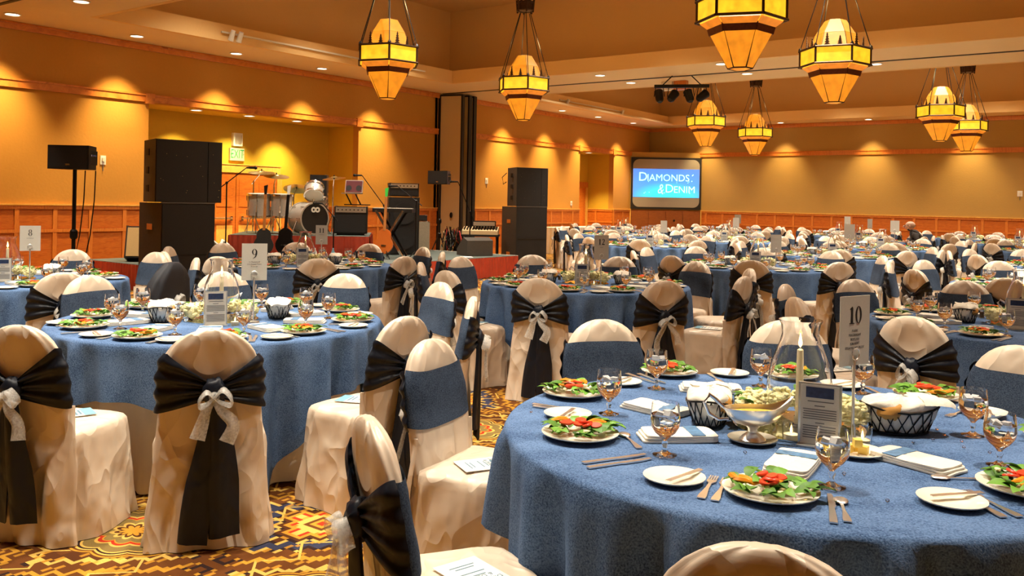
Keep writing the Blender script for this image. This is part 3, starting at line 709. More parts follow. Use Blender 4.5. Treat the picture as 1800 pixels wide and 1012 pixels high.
pleats((ST[1], ST[2]), (ST[1], ST[3]), 0.01, ZS-0.01, (1, 0)).build('front_skirt', m_red, stg, True)
pleats((ST[0], ST[2]), (ST[1], ST[2]), 0.01, ZS-0.01, (0, -1)).build('side_skirt', m_red, stg, True)
MB().bx(ST[0], ST[1], ST[3], ST[3]+0.03, ZS-0.05, ZS-0.001).build('edge_strip', m_ring, stg)
# drum riser, turned towards the hall
RA = math.radians(44); RO = Vector((-13.2, 9.6, 0)); RZS = 0.80
def rp(u_, v_, z): # riser coordinates: u along the front edge, v towards the back
    return Vector((RO.x+u_*math.cos(RA)-v_*math.sin(RA), RO.y+u_*math.sin(RA)+v_*math.cos(RA), z))
rs = empty('drum_riser', RO, RA, 'square drum riser with red pleated skirt on the stage', 'stage')
MB().bx(0, 2.44, 0, 1.9, RZS-0.05, RZS-0.003).build('deck', m_deck, rs)
MB().bx(0.06, 2.38, 0.06, 1.84, ZS, RZS-0.05).build('substructure', m_black, rs)
pleats((0, 0), (2.44, 0), ZS+0.005, RZS-0.01, (0, -1)).build('front_skirt', m_red, rs, True)
pleats((2.44, 0), (2.44, 1.9), ZS+0.005, RZS-0.01, (1, 0)).build('side_skirt', m_red, rs, True)
pleats((0, 0), (0, 1.9), ZS+0.005, RZS-0.01, (-1, 0)).build('side_skirt', m_red, rs, True)

def drum(name, label, r, dep, loc, rz, tiltx=0.0, head=m_paper, legs=0, badge=False, front=None):
    """drum with shell axis along local z, tilted by tiltx"""
    t = empty(name, loc, rz, label, 'drum'); Mx = RX(tiltx)
    sh = MB().lathe([(r, -dep/2), (r, dep/2)], 28, M=Mx).build('shell', m_sparkle, t, True)
    for s in (-1, 1):
        MB().lathe([(r+0.002, s*(dep/2-0.03)), (r+0.016, s*(dep/2-0.03)), (r+0.016, s*(dep/2+0.008)), (r-0.01, s*(dep/2+0.008))], 28, M=Mx).build('hoop', m_chrome if not front else m_sparkle, t, True)
        MB().lathe([(0.001, s*(dep/2)), (r, s*(dep/2))], 28, M=Mx, cap0=True).build('drum_head', (front if (front and s > 0) else head), t)
    for k in range(8):
        a = 2*PI*k/8
        for s in (-1, 1):
            MB().cyl(Mx @ Vector(((r+0.012)*math.cos(a), (r+0.012)*math.sin(a), s*dep*0.2)), Mx @ Vector(((r+0.012)*math.cos(a), (r+0.012)*math.sin(a), s*dep*0.5)), 0.008, n=6).build('lug', m_chrome, t)
    for k in range(legs):
        a = 2*PI*k/legs+0.5
        MB().tube([(r*math.cos(a), r*math.sin(a), 0), ((r+0.05)*math.cos(a), (r+0.05)*math.sin(a), -dep*0.3), ((r+0.06)*math.cos(a), (r+0.06)*math.sin(a), RZS-loc[2])], 0.009).build('leg', m_chrome, t)
    return t
bd = drum('bass_drum', 'large bass drum with black front head on the riser', 0.28, 0.46, rp(1.32, 0.40, RZS+0.30), 1.38, PI/2, front=m_black)
mk = MB().lathe([(0.02, 0), (0.05, 0.0), (0.05, 0.004), (0.02, 0.004)], 14, M=RX(PI/2), c=(-0.03, -0.237, 0.16)).lathe([(0.02, 0), (0.05, 0.0), (0.05, 0.004), (0.02, 0.004)], 14, M=RX(PI/2), c=(0.05, -0.237, 0.16)); mk.build('drum_logo', m_paper, bd)
for s in (-1, 1): MB().cyl((s*0.26, -0.05, -0.05), (s*0.40, -0.12, -0.29), 0.011, n=6).build('spur', m_chrome, bd)
drum('floor_tom', 'left large silver tom drum beside the guitars on the riser', 0.205, 0.42, rp(0.40, 0.62, RZS+0.52), RA, 0.06, legs=3)
drum('floor_tom', 'right large silver tom drum next to the bass drum', 0.19, 0.42, rp(0.82, 0.55, RZS+0.52), RA, 0.05, legs=3)
rt = drum('rack_tom', 'small silver rack tom tilted above the bass drum', 0.165, 0.22, rp(1.40, 0.55, RZS+0.80), RA, -0.75)
MB().cyl((0, 0, -0.05), (0, 0.05, -0.35), 0.016).build('mount_post', m_chrome, rt)
sn = drum('snare_drum', 'shallow snare drum behind the bass drum', 0.18, 0.14, rp(1.42, 1.02, RZS+0.62), RA, 0.15, legs=3)
def cymbal(label, x, y, zc, z0, r, boom, tx, ty):
    t = empty('cymbal_stand', (x, y, z0), 0, label, 'cymbal')
    bx_, by_ = boom
    for k in range(3):
        a = 2*PI*k/3+0.4; MB().cyl((0, 0, 0.38), (0.17*math.cos(a), 0.17*math.sin(a), 0.014), 0.010, n=6).build('leg', m_chrome, t)
    hz = zc-z0
    MB().cyl((0, 0, 0.1), (0, 0, hz*0.86), 0.013).build('pole', m_chrome, t)
    MB().cyl((-bx_*0.25, -by_*0.25, hz*0.80), (bx_, by_, hz), 0.010, n=6).build('boom_arm', m_chrome, t)
    Mx = RX(tx) @ RY(ty)
    c = MB().lathe([(0.012, 0.028), (0.05, 0.026), (0.065, 0.012), (r*0.6, 0.004), (r, -0.012), (r, -0.015), (0.05, 0.008), (0.012, 0.022)], 28, M=Mx, c=(bx_, by_, hz)).build('cymbal', m_brass, t, True)
    MB().cyl((bx_, by_, hz-0.02), (bx_, by_, hz+0.06), 0.012, n=8).build('wing_nut', m_iron, c)
p = rp(0.25, 0.95, 0); cymbal('leftmost crash cymbal tilted on a boom arm', p.x, p.y, 1.94, RZS, 0.25, (0.10, 0.10), 0.10, 0.12)
p = rp(0.62, 1.0, 0); cymbal('second cymbal from left, overlapping the leftmost one', p.x, p.y, 1.88, RZS, 0.24, (0.0, 0.05), 0.10, 0.20)
p = rp(0.99, 0.98, 0); cymbal('ride cymbal tilted just left of the rack tom', p.x, p.y, 1.65, RZS, 0.25, (0.08, 0.0), -0.25, -0.25)
p = rp(1.72, 1.0, 0); cymbal('thin crash cymbal at the right end of the drum kit', p.x, p.y, 1.86, RZS, 0.22, (0.02, 0.0), 0.02, -0.14)
st = empty('drum_stool', rp(1.35, 1.55, RZS+0.012), 0, 'round black drum stool behind the kit', 'stool')
MB().lathe([(0.001, 0.50), (0.17, 0.50), (0.18, 0.54), (0.15, 0.58), (0.001, 0.585)], 18).build('seat', m_black, st, True)
for k in range(3): MB().cyl((0, 0, 0.35), (0.22*math.cos(k*2.1), 0.22*math.sin(k*2.1), 0), 0.012, n=6).build('leg', m_chrome, st)
MB().cyl((0, 0, 0.2), (0, 0, 0.5), 0.016).build('post', m_chrome, st)

def mic_stand(label, x, y, z0, top, bend, boom, legs=True):
    t = empty('microphone_stand', (x, y, z0), 0, label, 'mic stand')
    for k in range(3):
        a = 2*PI*k/3+0.3; MB().cyl((0, 0, 0.12), (0.14*math.cos(a), 0.14*math.sin(a), 0.014), 0.010, n=6).build('leg', m_iron, t)
    MB().cyl((0, 0, 0.02), (0, 0, bend-z0), 0.012).build('pole', m_iron, t)
    b0 = Vector((-boom[0]*0.3, -boom[1]*0.3, bend-z0-(top-bend)*0.3)); b1 = Vector((boom[0], boom[1], top-z0))
    bo = MB().cyl(b0, b1, 0.009, n=6).ball((0, 0, bend-z0), 0.025).build('boom_arm', m_iron, t)
    d = Vector((boom[0], boom[1], 0)); d = d.normalized() if d.length > 0.01 else Vector((1, 0, 0))
    mc = MB().cyl(b1, b1+d*0.13+Vector((0, 0, 0.0)), 0.014, 0.02, 8).ball(b1+d*0.15, 0.028).build('microphone', m_iron, t, True)
    return t
rt3 = Vector((RT.x, RT.y, 0))
mic_stand('tall mic stand with rising boom right of the left speaker stack', -12.55, 9.05, ZS, 1.96, 1.70, (0.33*RT.x, 0.33*RT.y))
mic_stand('mic stand leaning left above the black draped amplifier', -12.05, 12.28, ZS, 1.93, 1.35, (-0.44*RT.x, -0.44*RT.y))
mic_stand('mic stand with steep boom left of the right speaker stack', -11.25, 13.95, ZS, 1.86, 1.25, (-0.26*RT.x, -0.26*RT.y))
mic_stand('boom mic stand crossing in front of the bass amplifier', -11.0, 12.05, ZS, 1.72, 1.45, (-0.35*RT.x, -0.35*RT.y))
mic_stand('short mic stand at the right of the bass drum', -11.62, 10.60, ZS, 1.38, 1.15, (-0.2*RT.x, -0.2*RT.y))
# guitars on stands
def guitar(label, loc, rz, body, neck, headc, lean=0.22, L_=1.0):
    t = empty('guitar', loc, rz, label, 'guitar'); Mx = X4((0, 0, 0.10), 0, -lean)
    P = []
    for i in range(28):
        a = 2*PI*i/28; s = math.sin(a); c = math.cos(a)
        wdt = 0.17*(1-0.10*s)-0.045*math.exp(-((s-0.25)/0.3)**2); P.append((wdt*c, 0.22+0.23*s))
    bm_ = MB().prism(P, -0.03, 0.03, M=RX(PI/2)).xf(Mx).build('body', body, t)
    MB().box((0, 0, 0), (0.045, 0.03, 0.62)).xf(Mx @ Matrix.Translation((0, -0.02, 0.72))).build('neck', neck, t)
    MB().prism([(-0.02, 0), (0.02, 0), (0.035, 0.17), (-0.03, 0.15)], -0.01, 0.01, M=RX(PI/2)).xf(Mx @ Matrix.Translation((0, -0.02, 1.03))).build('headstock', headc, t)
    MB().box((0, 0, 0), (0.09, 0.012, 0.03)).xf(Mx @ Matrix.Translation((0, -0.036, 0.14))).build('bridge', m_chrome, t)
    for s in (-1, 1): MB().tube([(s*0.06, -0.03, 0.14), (s*0.14, -0.12, 0.01)], 0.010).build('stand_leg', m_iron, t)
    MB().tube([(0, 0.05, 0.5), (0, 0.28, 0.01)], 0.010).build('stand_leg', m_iron, t)
m_neck = wood_material('guitar_neck', (0.35, 0.12, 0.03), (0.5, 0.2, 0.05), (8, 8, 1))
fa = math.atan2(FW.y, FW.x)-PI/2
guitar('dark acoustic guitar with brown neck before the drum riser', (-12.2, 9.55, ZS), fa+0.15, m_box, m_neck, m_iron, 0.18)
guitar('black guitar with pale headstock beside the toms', (-12.15, 9.95, ZS), fa-0.2, m_iron, m_iron, m_paper, 0.15)
guitar('orange and green guitar on a stand by the bass amplifier', (-11.18, 11.40, ZS), fa-0.1, M('orange_guitar', (0.55, 0.13, 0.02), 0.3), m_neck, M('green_tape', (0.05, 0.6, 0.08), 0.5), 0.15)
# amplifiers and cabinets
def cabinet(name, label, cat, loc, rz, w_, d_, h_, mat, grille=None, panel=0.0, handles=True, drivers=0):
    t = empty(name, loc, rz, label, cat)
    MB().box((0, 0, h_/2), (w_, d_, h_)).build('body', mat, t)
    if grille: MB().box((0, -d_/2-0.006, h_*(1-panel)/2), (w_-0.05, 0.012, h_*(1-panel)-0.05)).build('front_grille', grille, t)
    if panel:
        pn = MB().box((0, -d_/2-0.008, h_*(1-panel/2)), (w_-0.05, 0.016, h_*panel-0.03)).build('control_panel', m_silver, t)
        for k in range(7): MB().cyl((-w_*0.38+k*w_*0.12, -d_/2-0.016, h_*(1-panel/2)), (-w_*0.38+k*w_*0.12, -d_/2-0.035, h_*(1-panel/2)), 0.012, n=8).build('knob', m_black, pn)
    for k in range(drivers):
        zz = h_*(0.28+0.44*k) if drivers > 1 else h_*0.5
        MB().lathe([(w_*0.36, 0), (w_*0.36, 0.02), (w_*0.30, 0.02), (w_*0.12, 0.006), (0.001, 0.012)], 20, M=RX(PI/2), c=(0, -d_/2-0.012, zz)).build('speaker_cone', m_grille, t, True)
    if handles:
        for s in (-1, 1): MB().box((s*(w_/2+0.004), 0, h_*0.75), (0.012, 0.12, 0.05)).build('side_handle', m_chrome, t)
    for sx in (-1, 1):
        for sy in (-1, 1): MB().box((sx*(w_/2-0.02), sy*(d_/2-0.02), h_), (0.045, 0.045, 0.014)).build('corner_cap', m_chrome, t)
    return t
cabinet('bass_cabinet', 'tall black bass speaker cabinet under the amplifier head', 'amplifier', (-11.95, 12.7, ZS), fa+0.25, 0.60, 0.42, 1.12, m_black, m_grille, drivers=2)
cabinet('amplifier_head', 'black amplifier head with silver panel on the bass cabinet', 'amplifier', (-11.95, 12.7, ZS+1.12+0.015), fa+0.25, 0.58, 0.34, 0.26, m_black, m_grille, 0.42)
pd_ = cabinet('combo_amplifier', 'wide black combo amplifier below the laptop', 'amplifier', (-12.05, 11.42, RZS+0.03), RA, 0.60, 0.36, 0.50, m_black, m_grille, 0.25)
MB().box((0, 0, -0.014), (0.5, 0.3, 0.026)).build('feet', m_iron, pd_)
cabinet('road_case', 'grey road case with chrome latches behind the speaker pole', 'road case', (-12.5, 13.75, ZS), fa+0.2, 0.46, 0.45, 0.62, m_rack, None)
rk = cabinet('effects_rack', 'black effects box lying on the grey road case', 'rack', (-12.5, 13.75, ZS+0.635), fa+0.2, 0.36, 0.3, 0.12, m_black, m_grille)
cabinet('side_fill_speaker', 'narrow black speaker cabinet standing behind the drums', 'speaker', (-14.0, 12.35, ZS), fa+0.1, 0.34, 0.36, 1.55, m_black, m_grille)
am = cabinet('tweed_amplifier', 'tilted guitar amplifier with tan grille at the left end of the stage', 'amplifier', (-13.1, 7.95, ZS+0.03), fa+0.2, 0.62, 0.26, 0.52, m_black, M('tan_grille', (0.52, 0.34, 0.13), 0.8, noise_s=200, noise_a=0.2), 0.0)
am.rotation_euler = (-0.28, 0, fa+0.2)
cs = empty('flight_case', (-12.25, 7.85, 0.0), 0.3, 'low brown flight case with lid at the left stage end', 'road case'); cs.location.z = ZS
MB().box((0, 0, 0.07), (0.8, 0.34, 0.14)).build('body', m_dwood, cs); MB().box((0, 0, 0.155), (0.82, 0.36, 0.03)).build('lid', m_deck, cs)
MB().tube([(-0.1, -0.18, 0.14), (-0.08, -0.2, 0.22), (0.08, -0.2, 0.22), (0.1, -0.18, 0.14)], 0.012).build('handle', m_iron, cs)
# laptop on a lectern-like stand
lt = empty('laptop', (-12.06, 11.44, RZS+0.552), fa-0.1, 'open laptop with boombox picture on a slanted stand', 'laptop')
MB().box((0, 0, 0.22), (0.34, 0.24, 0.018)).build('keyboard_base', m_silver, lt)
sc_ = MB().box((0, 0, 0), (0.34, 0.016, 0.25)).xf(X4((0, 0.13, 0.35), 0, -0.25)).build('screen_lid', m_silver, lt)
MB().box((0, 0, 0), (0.31, 0.004, 0.22)).xf(X4((0, 0.120, 0.35), 0, -0.25)).build('screen_picture', M('red_picture', (0.05, 0.008, 0.008), 0.5, emit=(0.35, 0.05, 0.05), es=0.12), sc_)
bb = MB()
for s in (-1, 1): bb.lathe([(0.055, 0), (0.055, 0.004), (0.001, 0.004)], 14, M=RX(PI/2-0.25), c=(s*0.095, 0.108, 0.32))
bb.build('picture_discs', m_ink, sc_)
MB().tube([(-0.10, -0.05, 0.21), (-0.02, 0.02, 0.02)], 0.013).build('stand_leg', m_iron, lt); MB().tube([(0.08, -0.05, 0.21), (0.16, 0.02, 0.02)], 0.013).build('stand_leg', m_iron, lt)
MB().box((0.1, 0.02, 0.01), (0.42, 0.3, 0.02)).build('stand_base', m_iron, lt)
# keyboard on a crossed stand
kb = empty('keyboard_stand', (-11.46, 11.88, ZS), fa-0.15, 'crossed keyboard stand with slim keyboard before the bass amplifier', 'keyboard')
for s in (-1, 1):
    for q in (-0.15, 0.15): MB().box((0, 0, 0), (0.04, 0.03, 1.0)).xf(X4((0, q, 0.445), 0, 0, s*0.55)).build('cross_bar', m_iron if q > 0 else m_chrome, kb)
kk = MB().box((0.05, 0, 0.87), (0.76, 0.28, 0.07)).build('keyboard', m_black, kb)
for i in range(18): MB().box((-0.30+i*0.041, -0.06, 0.91), (0.036, 0.14, 0.016)).build('white_key', m_paper, kk)
# floor wedge
def wedge(label, loc, rz):
    t = empty('monitor_wedge', loc, rz, label, 'speaker')
    MB().prism([(-0.24, 0), (0.24, 0), (0.24, 0.12), (-0.05, 0.36), (-0.24, 0.30)], -0.28, 0.28, M=RZ(PI/2) @ RX(PI/2)).build('body', M('grey_black_box', (0.055, 0.045, 0.034), 0.7, noise_s=90, noise_a=0.3), t)
    d = Vector((0.24, 0.29)); 
    MB().box((0, 0, 0), (0.50, 0.34, 0.012)).xf(Matrix.Translation((0, 0.095, 0.245)) @ Matrix.Rotation(math.atan2(-0.24, 0.29), 4, 'X')).build('grille', m_grille, t)
    MB().box((0.285, -0.05, 0.17), (0.012, 0.12, 0.06)).build('handle', m_black, t)
wedge('dark floor monitor wedge at the right front of the stage', (-10.85, 13.62, ZS), fa+0.5)
# mixer table with a hanging bundle of cables
mt = empty('mixer_desk', (-11.66, 14.83, 0), fa-0.05, 'folding table with a cream mixing console beside the right speakers', 'table')
MB().box((0, 0, 0.74), (0.80, 0.5, 0.04)).build('table_top', m_black, mt)
for sx in (-1, 1):
    for sy in (-1, 1): MB().cyl((sx*0.36, sy*0.21, 0.72), (sx*0.36, sy*0.21, 0), 0.018, n=8).build('leg', m_iron, mt)
co = empty('mixing_console', (-11.66, 14.83, 0.765), fa-0.05, 'cream mixing console with black knobs on the folding table', 'mixer')
MB().prism([(-0.25, 0), (0.25, 0), (0.25, 0.16), (-0.25, 0.08)], -0.38, 0.38, M=RZ(PI/2) @ RX(PI/2)).build('body', m_cream, co)
for i in range(12):
    for j in range(3): MB().cyl((-0.34+i*0.062, -0.15+j*0.13, 0.09+j*0.02), (-0.34+i*0.062, -0.15+j*0.13, 0.125+j*0.02), 0.018, n=6).build('knob', m_black, co)
eb = empty('effects_unit', (-11.62, 14.90, 0.93), fa, 'black rack unit on top of the mixing console', 'rack'); MB().box((0, 0, 0.06), (0.50, 0.26, 0.12)).build('body', m_black, eb); MB().box((0, -0.135, 0.06), (0.46, 0.01, 0.08)).build('face_plate', m_silver, eb)
rq = random.Random(11)
cc = [m_iron, m_iron, m_iron, m_chrome, M('red_cable', (0.5, 0.03, 0.02), 0.5), m_iron, M('tan_cable', (0.4, 0.25, 0.08), 0.5)]
cbl = empty('cable_bundle', (-12.36, 14.72, 0), fa, 'tangled bundle of dark cables hanging left of the mixing console', 'cables')
for i in range(26):
    x = rq.uniform(-0.18, 0.18); P = [(x, -0.33+rq.uniform(-0.05, 0.05), 0.78+rq.uniform(0, 0.14))]
    for j in range(1, 6): P.append((x+rq.uniform(-0.07, 0.07), -0.34+rq.uniform(-0.10, 0.06), 0.80-0.15*j+rq.uniform(-0.04, 0.04)))
    P.append((x+rq.uniform(-0.1, 0.1), -0.34+rq.uniform(-0.1, 0.1), 0.014))
    MB().tube(P, 0.010 if i % 4 else 0.016, 5).build('cable', cc[i % len(cc)], cbl, True)
MB().box((0, 0, 0.40), (0.36, 0.5, 0.80)).build('stage_box', m_box, cbl)
# speakers on poles
def pole_speaker(label, slabel, x, y, z0, zs, w_, d_, h_, rz, sw=0.5):
    lr_ = 0.55 if z0 == 0 and y < 8 else 0.36; t = empty('speaker_tripod', (x, y, z0), 0, slabel, 'speaker stand')
    MB().cyl((0, 0, 0.05), (0, 0, zs-z0-h_/2), 0.022).build('pole', m_iron, t); MB().lathe([(0.03, 0.62), (0.045, 0.64), (0.045, 0.72), (0.03, 0.74)], 12, cap0=True, cap1=True).build('collar', m_iron, t); MB().lathe([(0.03, 0.95), (0.042, 0.97), (0.042, 1.04), (0.03, 1.06)], 12, cap0=True, cap1=True).build('collar', m_iron, t)
    for k in range(3):
        a = 2*PI*k/3+0.2
        lg = MB().cyl((0.03*math.cos(a), 0.03*math.sin(a), 0.66), (lr_*math.cos(a), lr_*math.sin(a), 0.012), 0.014, n=6).build('leg', m_iron, t); MB().cyl((0.03*math.cos(a), 0.03*math.sin(a), 0.2), (lr_*0.55*math.cos(a), lr_*0.55*math.sin(a), 0.34), 0.009, n=6).build('brace', m_iron, t)
    s = empty('pole_speaker', (x, y, zs-h_/2), rz, label, 'speaker')
    P = [(-w_/2, -d_/2), (w_/2, -d_/2), (w_*0.36, d_/2), (-w_*0.36, d_/2)]
    MB().prism(P, 0, h_).build('body', m_black, s); MB().box((0, -d_/2-0.006, h_/2), (w_-0.03, 0.012, h_-0.03)).build('grille', m_grille, s)
    MB().box((0.0, -d_/2-0.014, 0.05), (0.05, 0.006, 0.02)).build('badge', m_chrome, s)
    bk = MB().box((w_*0.40, d_*0.05, h_*0.5), (0.05, d_*0.5, h_*0.6)).build('side_recess', m_box, s)
    for k in range(3): MB().cyl((w_*0.43, -0.05+k*0.05, h_*0.6), (w_*0.46, -0.05+k*0.05, h_*0.6), 0.012, n=8).build('connector', m_chrome, bk)
    return t, s
pole_speaker('black loudspeaker on its side atop the left tripod', 'black tripod stand before the ochre wall at left', -10.03, 5.18, 0, 1.885, 0.46, 0.34, 0.27, 0.66)
pole_speaker('small black loudspeaker on a pole by the folding partition', 'thin tripod stand holding the small speaker by the partition', -13.08, 15.12, 0.0, 1.99, 0.48, 0.32, 0.30, fa-0.35)
for k, (x0, dx, lab) in enumerate(((0.12, 0.10, 'first thin cable hanging from the tripod speaker'), (0.24, 0.02, 'second thin cable hanging from the tripod speaker'))):
    o = MB().tube([Vector((-10.03, 5.18, 0))+RT*x0+UP*1.74, Vector((-10.03, 5.18, 0))+RT*(x0-0.01)+UP*1.4, Vector((-10.03, 5.18, 0))+RT*(x0-0.05)+UP*1.0, Vector((-10.03, 5.18, 0))+RT*(x0-0.13)+UP*0.6, Vector((-10.03, 5.18, 0))+RT*(0.12)+UP*0.012], 0.007, 5).build('speaker_cable', m_iron, None, True)
    tag(o, lab, 'cable')
# main speaker stacks
def pa_stack(x, y, rz, names, k=1.0):
    s = empty('subwoofer', (x, y, 0), rz, names[0], 'speaker')
    MB().box((0, 0, 0.685), (0.74, 0.72, 1.37)).build('body', m_boxside, s); MB().box((0, -0.366, 0.685), (0.72, 0.012, 1.34)).build('grille', m_grille, s)
    MB().box((0, -0.374, 0.685), (0.70, 0.006, 0.012)).build('grille_seam', m_black, s); MB().box((0.0, -0.36, 1.375), (0.74, 0.02, 0.014)).build('top_edge', m_greyink, s)
    for z in (0.35, 1.05): MB().box((-0.372, 0.0, z), (0.012, 0.18, 0.08)).build('handle', m_chrome, s)
    t = empty('line_speaker', (x, y, 1.382), rz, names[1], 'speaker')
    t.scale = (k, 1, 1); P = [(-0.46, -0.36), (0.46, -0.36), (0.36, 0.26), (-0.36, 0.26)]
    MB().prism(P, 0, 0.83).build('body', m_boxside, t); MB().box((-0.10, -0.366, 0.415), (0.70, 0.012, 0.81)).build('grille', m_grille, t); MB().box((0.355, -0.366, 0.415), (0.19, 0.012, 0.81)).build('side_grille', m_grille, t)
    for z in (0.18, 0.42, 0.66): MB().box((-0.455, -0.1, z), (0.012, 0.08, 0.09)).build('handle_cup', m_iron, t)
    rq = random.Random(int(y*10))
    bo = MB()
    for i in range(14): bo.ico((rq.uniform(-0.42, 0.42), -0.374, rq.uniform(0.06, 0.78)), 0.006)
    bo.build('grille_screws', m_chrome, t)
pa_stack(-10.8, 7.0, 1.41, ('black subwoofer cabinet at the bottom of the left speaker stack', 'black wide loudspeaker atop the left speaker stack'))
pa_stack(-11.1, 15.65, 1.08, ('black subwoofer cabinet at the bottom of the right speaker stack', 'black wide loudspeaker atop the right speaker stack'), 0.82)
o = MB().tube([(-11.0-0.45*RT.x, 15.6-0.45*RT.y, 2.1), (-11.0-0.55*RT.x, 15.6-0.55*RT.y, 2.0), (-11.0-0.52*RT.x, 15.6-0.52*RT.y, 1.85), (-11.0-0.4*RT.x, 15.5-0.4*RT.y, 1.9)], 0.010, 6).build('speaker_cable_loop', m_iron, None, True); tag(o, 'black cable loop at the side of the right speaker stack', 'cable')
# cases left of the riser
kc = empty('keyboard_case', (-13.15, 8.90, ZS), fa+0.9, 'open black gig bag with white keyboard at the left of the stage', 'case')
MB().box((0, 0, 0.10), (0.95, 0.36, 0.20)).build('case_body', m_box, kc); MB().box((0, 0, 0), (0.9, 0.04, 0.34)).xf(X4((0, 0.22, 0.34), 0, -0.4)).build('lid', m_black, kc)
for k in range(5): MB().tube([(-0.4+k*0.2, -0.1, 0.21), (-0.3+k*0.2, 0.0, 0.30), (-0.2+k*0.2, -0.05, 0.21)], 0.03, 6).build('white_strap', m_paper, kc, True)
for k, (x, y, lab) in enumerate(((-11.35, 10.35, 'first small bottle standing on the stage before the riser'), (-11.45, 10.25, 'second small bottle standing on the stage before the riser'), (-11.55, 10.12, 'third small bottle standing on the stage before the riser'))):
    o = MB().lathe([(0.001, 0), (0.035, 0), (0.035, 0.14), (0.014, 0.19), (0.014, 0.22), (0.001, 0.22)], 12).build('water_bottle', m_paper if k else m_tealprint, None, True, loc=(x, y, ZS)); tag(o, lab, 'bottle')
o = MB().box((0, 0, 0.004), (0.22, 0.30, 0.008)).build('set_list', m_paper, None, loc=(-10.55, 13.0, ZS), rot=(0, 0, 0.8)); tag(o, 'white set list sheet lying on the stage front', 'paper')
# white draped service table along the far left wall
sv = empty('service_table', (-13.9, 22.6, 0), PI/2, 'long white draped service table along the far left wall', 'table')
MB().bx(-1.7, 1.7, -0.38, 0.38, 0.74, 0.76).build('table_top', m_under, sv)
for (a, b_, n) in (((-1.7, -0.38), (1.7, -0.38), (0, -1)), ((-1.7, -0.38), (-1.7, 0.38), (-1, 0)), ((1.7, -0.38), (1.7, 0.38), (1, 0))): pleats(a, b_, 0.01, 0.75, n, 0.04, 0.14).build('skirt', m_under, sv, True)
# ================================================================== CHAIRS
def sgnp(a, e): return math.copysign(abs(a)**e, a)
def back_ring(th, z, off=0.0):
    w_ = 0.205 if z <= 0.68 else 0.205*max(0.0, 1-((z-0.68)/0.243)**2.5)**(1/2.1)
    w_ = max(w_, 0.001)
    yc = -0.190-0.085*((z-0.42)/0.5); ht = 0.047-0.014*max(0, (z-0.42)/0.5)
    if z > 0.86: ht *= max(0.12, math.sqrt(max(0.0, 1-((z-0.86)/0.066)**2)))
    x = (w_+off)*sgnp(math.cos(th), 2/3.4); y = (ht+off)*sgnp(math.sin(th), 2/2.2)
    return Vector((x, yc+y, z))
def ribbon(path, hw, th, side, smooth=False):
    """flat ribbon of some thickness along a path; side = direction of its width"""
    R = []; side = Vector(side)
    if smooth:   # Catmull-Rom through the given points
        Pp = [Vector(p) for p in path]; hh = list(hw) if isinstance(hw, (list, tuple)) else [hw]*len(Pp); path = []; hw = []
        for i in range(len(Pp)-1):
            a, b_, c, d_ = Pp[max(i-1, 0)], Pp[i], Pp[i+1], Pp[min(i+2, len(Pp)-1)]
            for k in range(4):
                t = k/4; path.append(0.5*((2*b_)+(c-a)*t+(2*a-5*b_+4*c-d_)*t*t+(3*b_-a-3*c+d_)*t**3)); hw.append(hh[i]*(1-t)+hh[i+1]*t)
        path.append(Pp[-1]); hw.append(hh[-1])
    n = len(path)
    for i, p in enumerate(path):
        p = Vector(p); t = Vector(path[min(i+1, n-1)])-Vector(path[max(i-1, 0)]); t.normalize()
        s = (side-t*side.dot(t)); s.normalize(); nn = t.cross(s)
        h_ = hw[i] if isinstance(hw, (list, tuple)) else hw
        R.append([p+s*(h_*math.cos(2*PI*k/10))+nn*(th*math.sin(2*PI*k/10)+0.10*h_*math.cos(6*PI*k/10)) for k in range(10)])
    return MB().loft(R)
